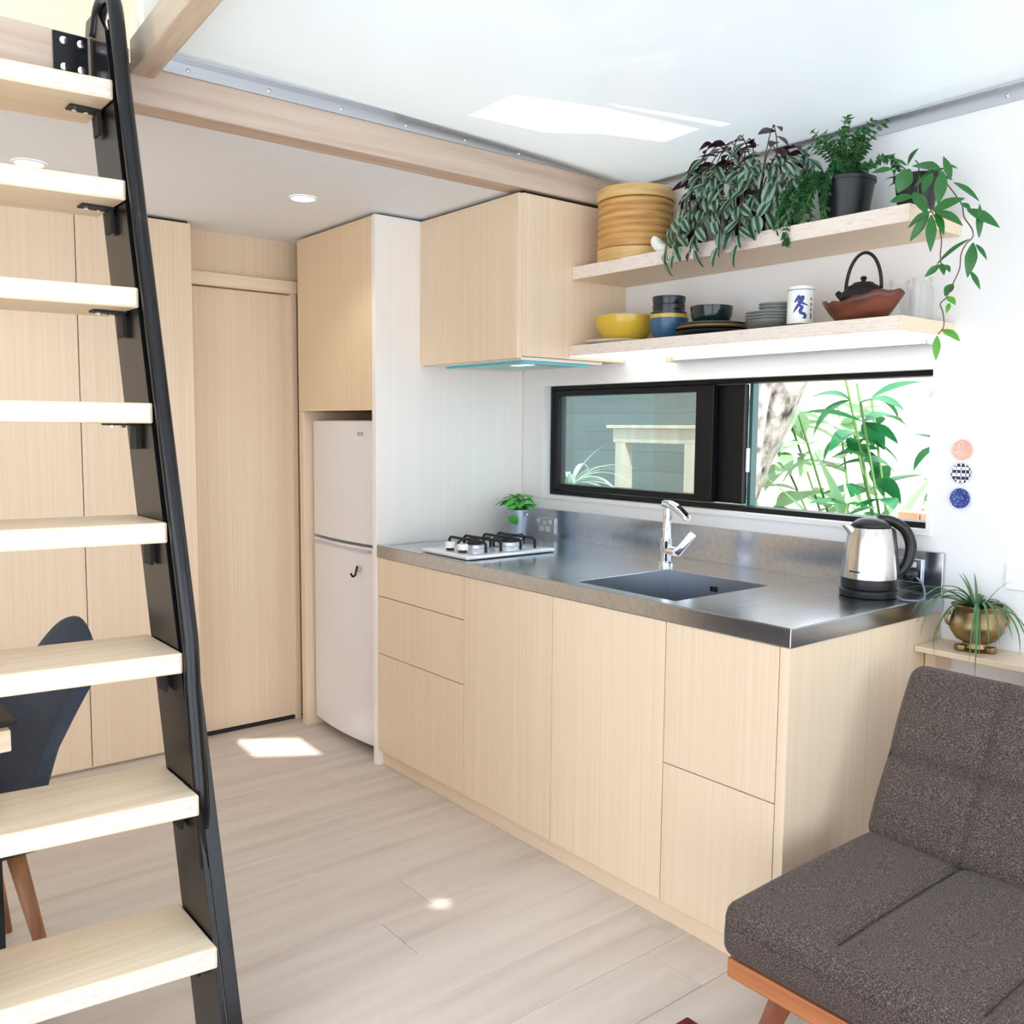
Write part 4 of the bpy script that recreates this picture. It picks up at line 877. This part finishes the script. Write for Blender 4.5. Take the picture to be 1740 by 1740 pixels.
for x0, hand in ((XR+.002, 1), (XL-.012, 0)):
    poly = [(front(0), 0), (front(0)+.185, 0), (front(2.33)+.185, 2.33), (front(2.40)+.14, 2.40), (front(2.40)+.05, 2.40), (front(2.33), 2.33)]
    st_ = obj('stringer', prism(bm_(), poly, 'x', x0, x0+.010), black, ld_, bevel=.001)
    fl_ = [(front(0)-.002, 0.02), (front(0)+.006, 0.02), (front(2.36)+.006, 2.36), (front(2.36)-.002, 2.36)]
    obj('flange', prism(bm_(), fl_, 'x', x0+.0102, x0+.040), black, st_, bevel=.001)
    obj('flange', prism(bm_(), [(a+.181, b) for a, b in [(front(0), 0.02), (front(0)+.005, .02), (front(2.25)+.005, 2.25), (front(2.25), 2.25)]], 'x', x0-.026 if not hand else x0+.0102, x0-.0002 if not hand else x0+.034), black, st_, bevel=.001)
hx = XR+.016
hp = [(hx-.006, front(2.34)+.10, 2.345), (hx-.004, front(2.38)+.055, 2.40), (hx-.002, front(2.38)-.0, 2.412), (hx, front(2.35)-.045, 2.375), (hx, front(2.2)-.045, 2.2), (hx, front(1.5)-.047, 1.5), (hx, front(.92)-.047, .92), (hx, front(.86)-.036, .862), (hx, front(.80)-.021, .81), (hx, front(.6)+.002, .6), (hx, front(.45)+.014, .43)]
hp2 = smooth_path(hp[:5], 6)[:-1]+[Vector(p) for p in hp[4:]]
obj('handrail', tube(bm_(), hp2, .0175, 14), black, ld_, True)
pt_ = obj('fixing_plate', box(bm_(), -1.285, XR-.006, HB-.020, HB-.0125, 2.245, 2.346), black, ld_, bevel=.001)
for x_ in (-1.262, -1.222):
    for z_ in (2.262, 2.325): obj('bolt', lathe(bm_(), [(.0095, 0), (.0095, .006), (.006, .008)], 12, cap1=True), chrome, pt_, 'auto', loc=(x_+.0 - ld_.location.x*0, HB-.020, z_)).rotation_euler = (R(90), 0, 0)
for o in list(pt_.children): o.matrix_parent_inverse = Matrix.Identity(4)

# ------------------------------------------------------------------ chair and table behind the ladder
ch = thing('dining_chair', 'slate-blue upholstered chair with oak legs at the table', 'chair', (-1.625, 1.235, 0), R(4))
def back_shell(o, n):
    x, y, z = o.x, o.y, o.z
    t = (z-.40)/.45; hw = .225-.05*max(0, t-.55)**1.4*2
    cx = .175+.07*t+.075*t*t-.45*y*y*1.3*(1-.4*t)
    topdrop = -.8*max(0, t-.5)*abs(y/.22)**1.8*.22
    return (cx+(x-.0), y*hw/.225, z+topdrop)
obj('backrest', rbox(bm_(), -.022, .022, -.225, .225, .40, .89, .02, (4, 22, 22), back_shell), chair_m, ch, True)
obj('seat', rbox(bm_(), -.235, .20, -.225, .225, .385, .465, .034, (16, 16, 6), lambda o, n: (o.x, o.y, o.z-.02*max(0, 1-((o.x/.24)**2+(o.y/.24)**2)))), chair_in, ch, True)
for sx_ in (-1, 1):
    for sy_ in (-1, 1): obj('leg', tube(bm_(), [(.14*sx_, .14*sy_, .384), (.205*sx_, .215*sy_, .0)], [.021, .011], 14), oak_leg, ch, True)
obj('leg_brace', tube(bm_(), [(.14, -.14, .372), (.14, .14, .372)], .008, 8), blackm, ch, True); obj('leg_brace', tube(bm_(), [(-.14, -.14, .372), (-.14, .14, .372)], .008, 8), blackm, ch, True)
tb = thing('dining_table', 'bamboo-topped table with black steel legs beyond the ladder', 'table', (-2.1, 1.3, 0), world=True)
obj('tabletop', box(bm_(), -2.85, -1.508, .885, 1.62, .688, .735), bam_x, tb, bevel=.003)
for x_ in (-1.575, -2.75):
    for y_ in (.945, 1.56): obj('leg', box(bm_(), x_, x_+.05, y_, y_+.04, 0, .687), black, tb, bevel=.002)
lt = thing('serving_tray', 'thin dark tray with a small block lying on the table corner', 'tray', (-1.60, .99, .7355))
obj('tray', rbox(bm_(), -.10, .11, -.08, .08, 0, .008, .0035, (6, 6, 2)), blackm, lt, True); obj('block', rbox(bm_(), -.06, .03, -.05, .05, .0085, .024, .004, (4, 4, 3)), dgrey_c, lt, True)
# rug corner
rg = tag(obj('rug', rbox(bm_(), -1.9, -.268, -2.4, .062, .0005, .014, .006, (20, 30, 2)), rug_m, None, True), 'deep red fringed rug corner on the floor in front of the sofa', 'rug')

# ------------------------------------------------------------------ garden outside the window
struct('ground', box(bm_(), .9, 9, -4, 9, -.5, -.25), ground_m, 'sunlit garden soil outside')
fn_ = thing('garden_fence', 'grey horizontal board fence beyond the closed pane', 'fence', (2.75, 4.0, -.25), world=True)
for i in range(17): obj('board', box(bm_(), 2.75, 2.77, 2.35, 6.4, -.2+i*.13, -.2+i*.13+.1295), fence_m, fn_, bevel=.003)
for y_ in (2.42, 3.6, 4.8): obj('post', box(bm_(), 2.7705, 2.85, y_, y_+.08, -.25, 2.0), fence_m, fn_)
tf = thing('timber_frame', 'pale pine frame standing against the fence', 'frame', (2.15, 2.35, -.25), world=True)
FX = 2.1
obj('post', box(bm_(), FX, FX+.07, 2.60, 2.68, -.25, 1.30), pine_m, tf, bevel=.003)
obj('post', box(bm_(), FX, FX+.07, 2.03, 2.14, -.25, 1.30), pine_m, tf, bevel=.003)
obj('top_rail', box(bm_(), FX, FX+.07, 1.98, 2.70, 1.3005, 1.385), pine_m, tf, bevel=.003)
obj('cap', box(bm_(), FX-.03, FX+.10, 1.95, 2.73, 1.3855, 1.405), pine_m, tf, bevel=.003)
tt = thing('garden_tree', 'leaning mottled tree trunk behind the open window', 'tree', (2.7, 1.95, -.25), world=True)
obj('trunk', tube(bm_(), smooth_path([(2.72, 2.62, -.25), (2.70, 2.42, .6), (2.70, 2.25, 1.1), (2.70, 2.02, 1.55), (2.72, 1.86, 2.0), (2.75, 1.8, 2.8)], 6), [.20-.002*i for i in range(31)], 20), bark, tt, True)
obj('branch', tube(bm_(), smooth_path([(2.6, 2.2, .5), (2.55, 2.0, 1.0), (2.5, 1.92, 1.5), (2.5, 1.78, 2.1)], 6), .03, 10), bark, tt, True)
def strap_plant(name, lab, loc, n, L, W, m, seed, spread=1.0, e0=.5, e1=1.4):
    t = thing(name, lab, 'plant', loc); r_ = random.Random(seed)
    ms = [leaf_mesh(name+'_leaf', L, W, b_, .35, 9, m, peak=.35) for b_ in (.35, .65, .95)]
    obj('crown', lathe(bm_(), [(.03, 0), (.045, .03), (.02, .1)], 12, cap1=True), gstem, t, True)
    obj('trunk', tube(bm_(), [(0, 0, -loc[2]-.25), (.01, 0, -loc[2]*.5), (0, 0, .004)], [.038, .03, .03], 10), bark, t, True)
    for i in range(n):
        a = r_.uniform(0, 2*PI); e = r_.uniform(e0, e1)
        put('leaf', r_.choice(ms), orient((.02*math.cos(a), .02*math.sin(a), .06), (math.cos(a)*math.cos(e)*spread, math.sin(a)*math.cos(e)*spread, math.sin(e)), (0, 0, 1), r_.uniform(-.3, .3), r_.uniform(.7, 1.15)), t)
    return t
def broad_plant(name, lab, loc, n, L, W, m, seed, h=1.0, rad=.4):
    t = thing(name, lab, 'plant', loc); r_ = random.Random(seed)
    ms = [leaf_mesh(name+'_leaf', L, W, b_, .3, 7, m, peak=.4) for b_ in (.2, .5)]
    for s in range(6):
        a = r_.uniform(0, 2*PI); q = Vector((rad*.6*math.cos(a), rad*.6*math.sin(a), h*r_.uniform(.75, 1))); pts = [(0, 0, 0), q*.5+Vector((0, 0, .1)), q]; stem(t, pts, .008, gstem)
        path = smooth_path(pts, 8)
        for i in range(n//6):
            p = path[r_.randrange(4, len(path))]; b = r_.uniform(0, 2*PI); put('leaf', r_.choice(ms), orient(p, (math.cos(b), math.sin(b), r_.uniform(-.5, .7)), (0, 0, 1), r_.uniform(-.5, .5), r_.uniform(.7, 1.2)), t)
    return t
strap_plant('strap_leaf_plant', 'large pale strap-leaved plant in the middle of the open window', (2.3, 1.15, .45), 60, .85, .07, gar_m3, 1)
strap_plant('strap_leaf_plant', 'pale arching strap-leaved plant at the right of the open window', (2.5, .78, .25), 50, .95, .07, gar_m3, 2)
strap_plant('strap_leaf_plant', 'greener strap-leaved plant low in front of the tree trunk', (2.2, 1.45, .35), 36, .7, .06, gar_m, 5)
strap_plant('strap_leaf_plant', 'dark green strap-leaved clump under the tree trunk', (1.75, 1.22, .55), 34, .5, .05, gar_m2, 15)
broad_plant('broad_leaf_shrub', 'low leafy shrub at the lower right by the planter', (2.35, .82, -.25), 60, .16, .06, gar_m2, 17, 1.35, .3)
broad_plant('broad_leaf_shrub', 'bright green broad-leaved shrub low in the open window', (1.95, 1.28, -.25), 72, .2, .075, gar_m2, 3, 1.30, .35)
broad_plant('broad_leaf_shrub', 'tall broad-leaved shrub filling the top right of the window', (3.0, 1.25, -.25), 84, .28, .11, gar_m2, 4, 2.1, .7)
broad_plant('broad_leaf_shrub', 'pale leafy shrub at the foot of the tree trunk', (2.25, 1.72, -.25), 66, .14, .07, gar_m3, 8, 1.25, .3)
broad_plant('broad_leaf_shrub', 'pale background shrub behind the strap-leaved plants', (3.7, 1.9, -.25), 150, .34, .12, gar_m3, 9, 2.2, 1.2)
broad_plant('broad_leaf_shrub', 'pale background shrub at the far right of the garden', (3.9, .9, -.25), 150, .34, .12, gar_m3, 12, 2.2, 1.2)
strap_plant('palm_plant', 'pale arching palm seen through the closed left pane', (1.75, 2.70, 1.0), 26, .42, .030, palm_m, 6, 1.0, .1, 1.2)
pb = thing('planter_box', 'terracotta planter edge at the lower right of the window', 'planter', (2.0, .6, -.25), world=True)
for i in range(6):
    for j in range(6): obj('brick', box(bm_(), 1.95, 2.06, .25+j*.1-(i % 2)*.05, .25+j*.1-(i % 2)*.05+.094, -.25+i*.215, -.25+i*.215+.209), brick_m, pb, bevel=.003)
# garden wall that closes the view behind the plants
gw = thing('garden_wall', 'pale rendered garden wall behind the shrubs', 'wall', (5.2, 1.5, -.25), world=True)
obj('render', box(bm_(), 5.2, 5.35, -2.5, 6.5, -.25, 2.0), mat('pale_render', lin(226, 222, 214), .8), gw); obj('coping', box(bm_(), 5.15, 5.40, -2.5, 6.5, 2.0005, 2.06), mat('pale_coping', lin(210, 206, 200), .8), gw, bevel=.005)

for o in bpy.data.objects:
    if '_w' in o: del o['_w']
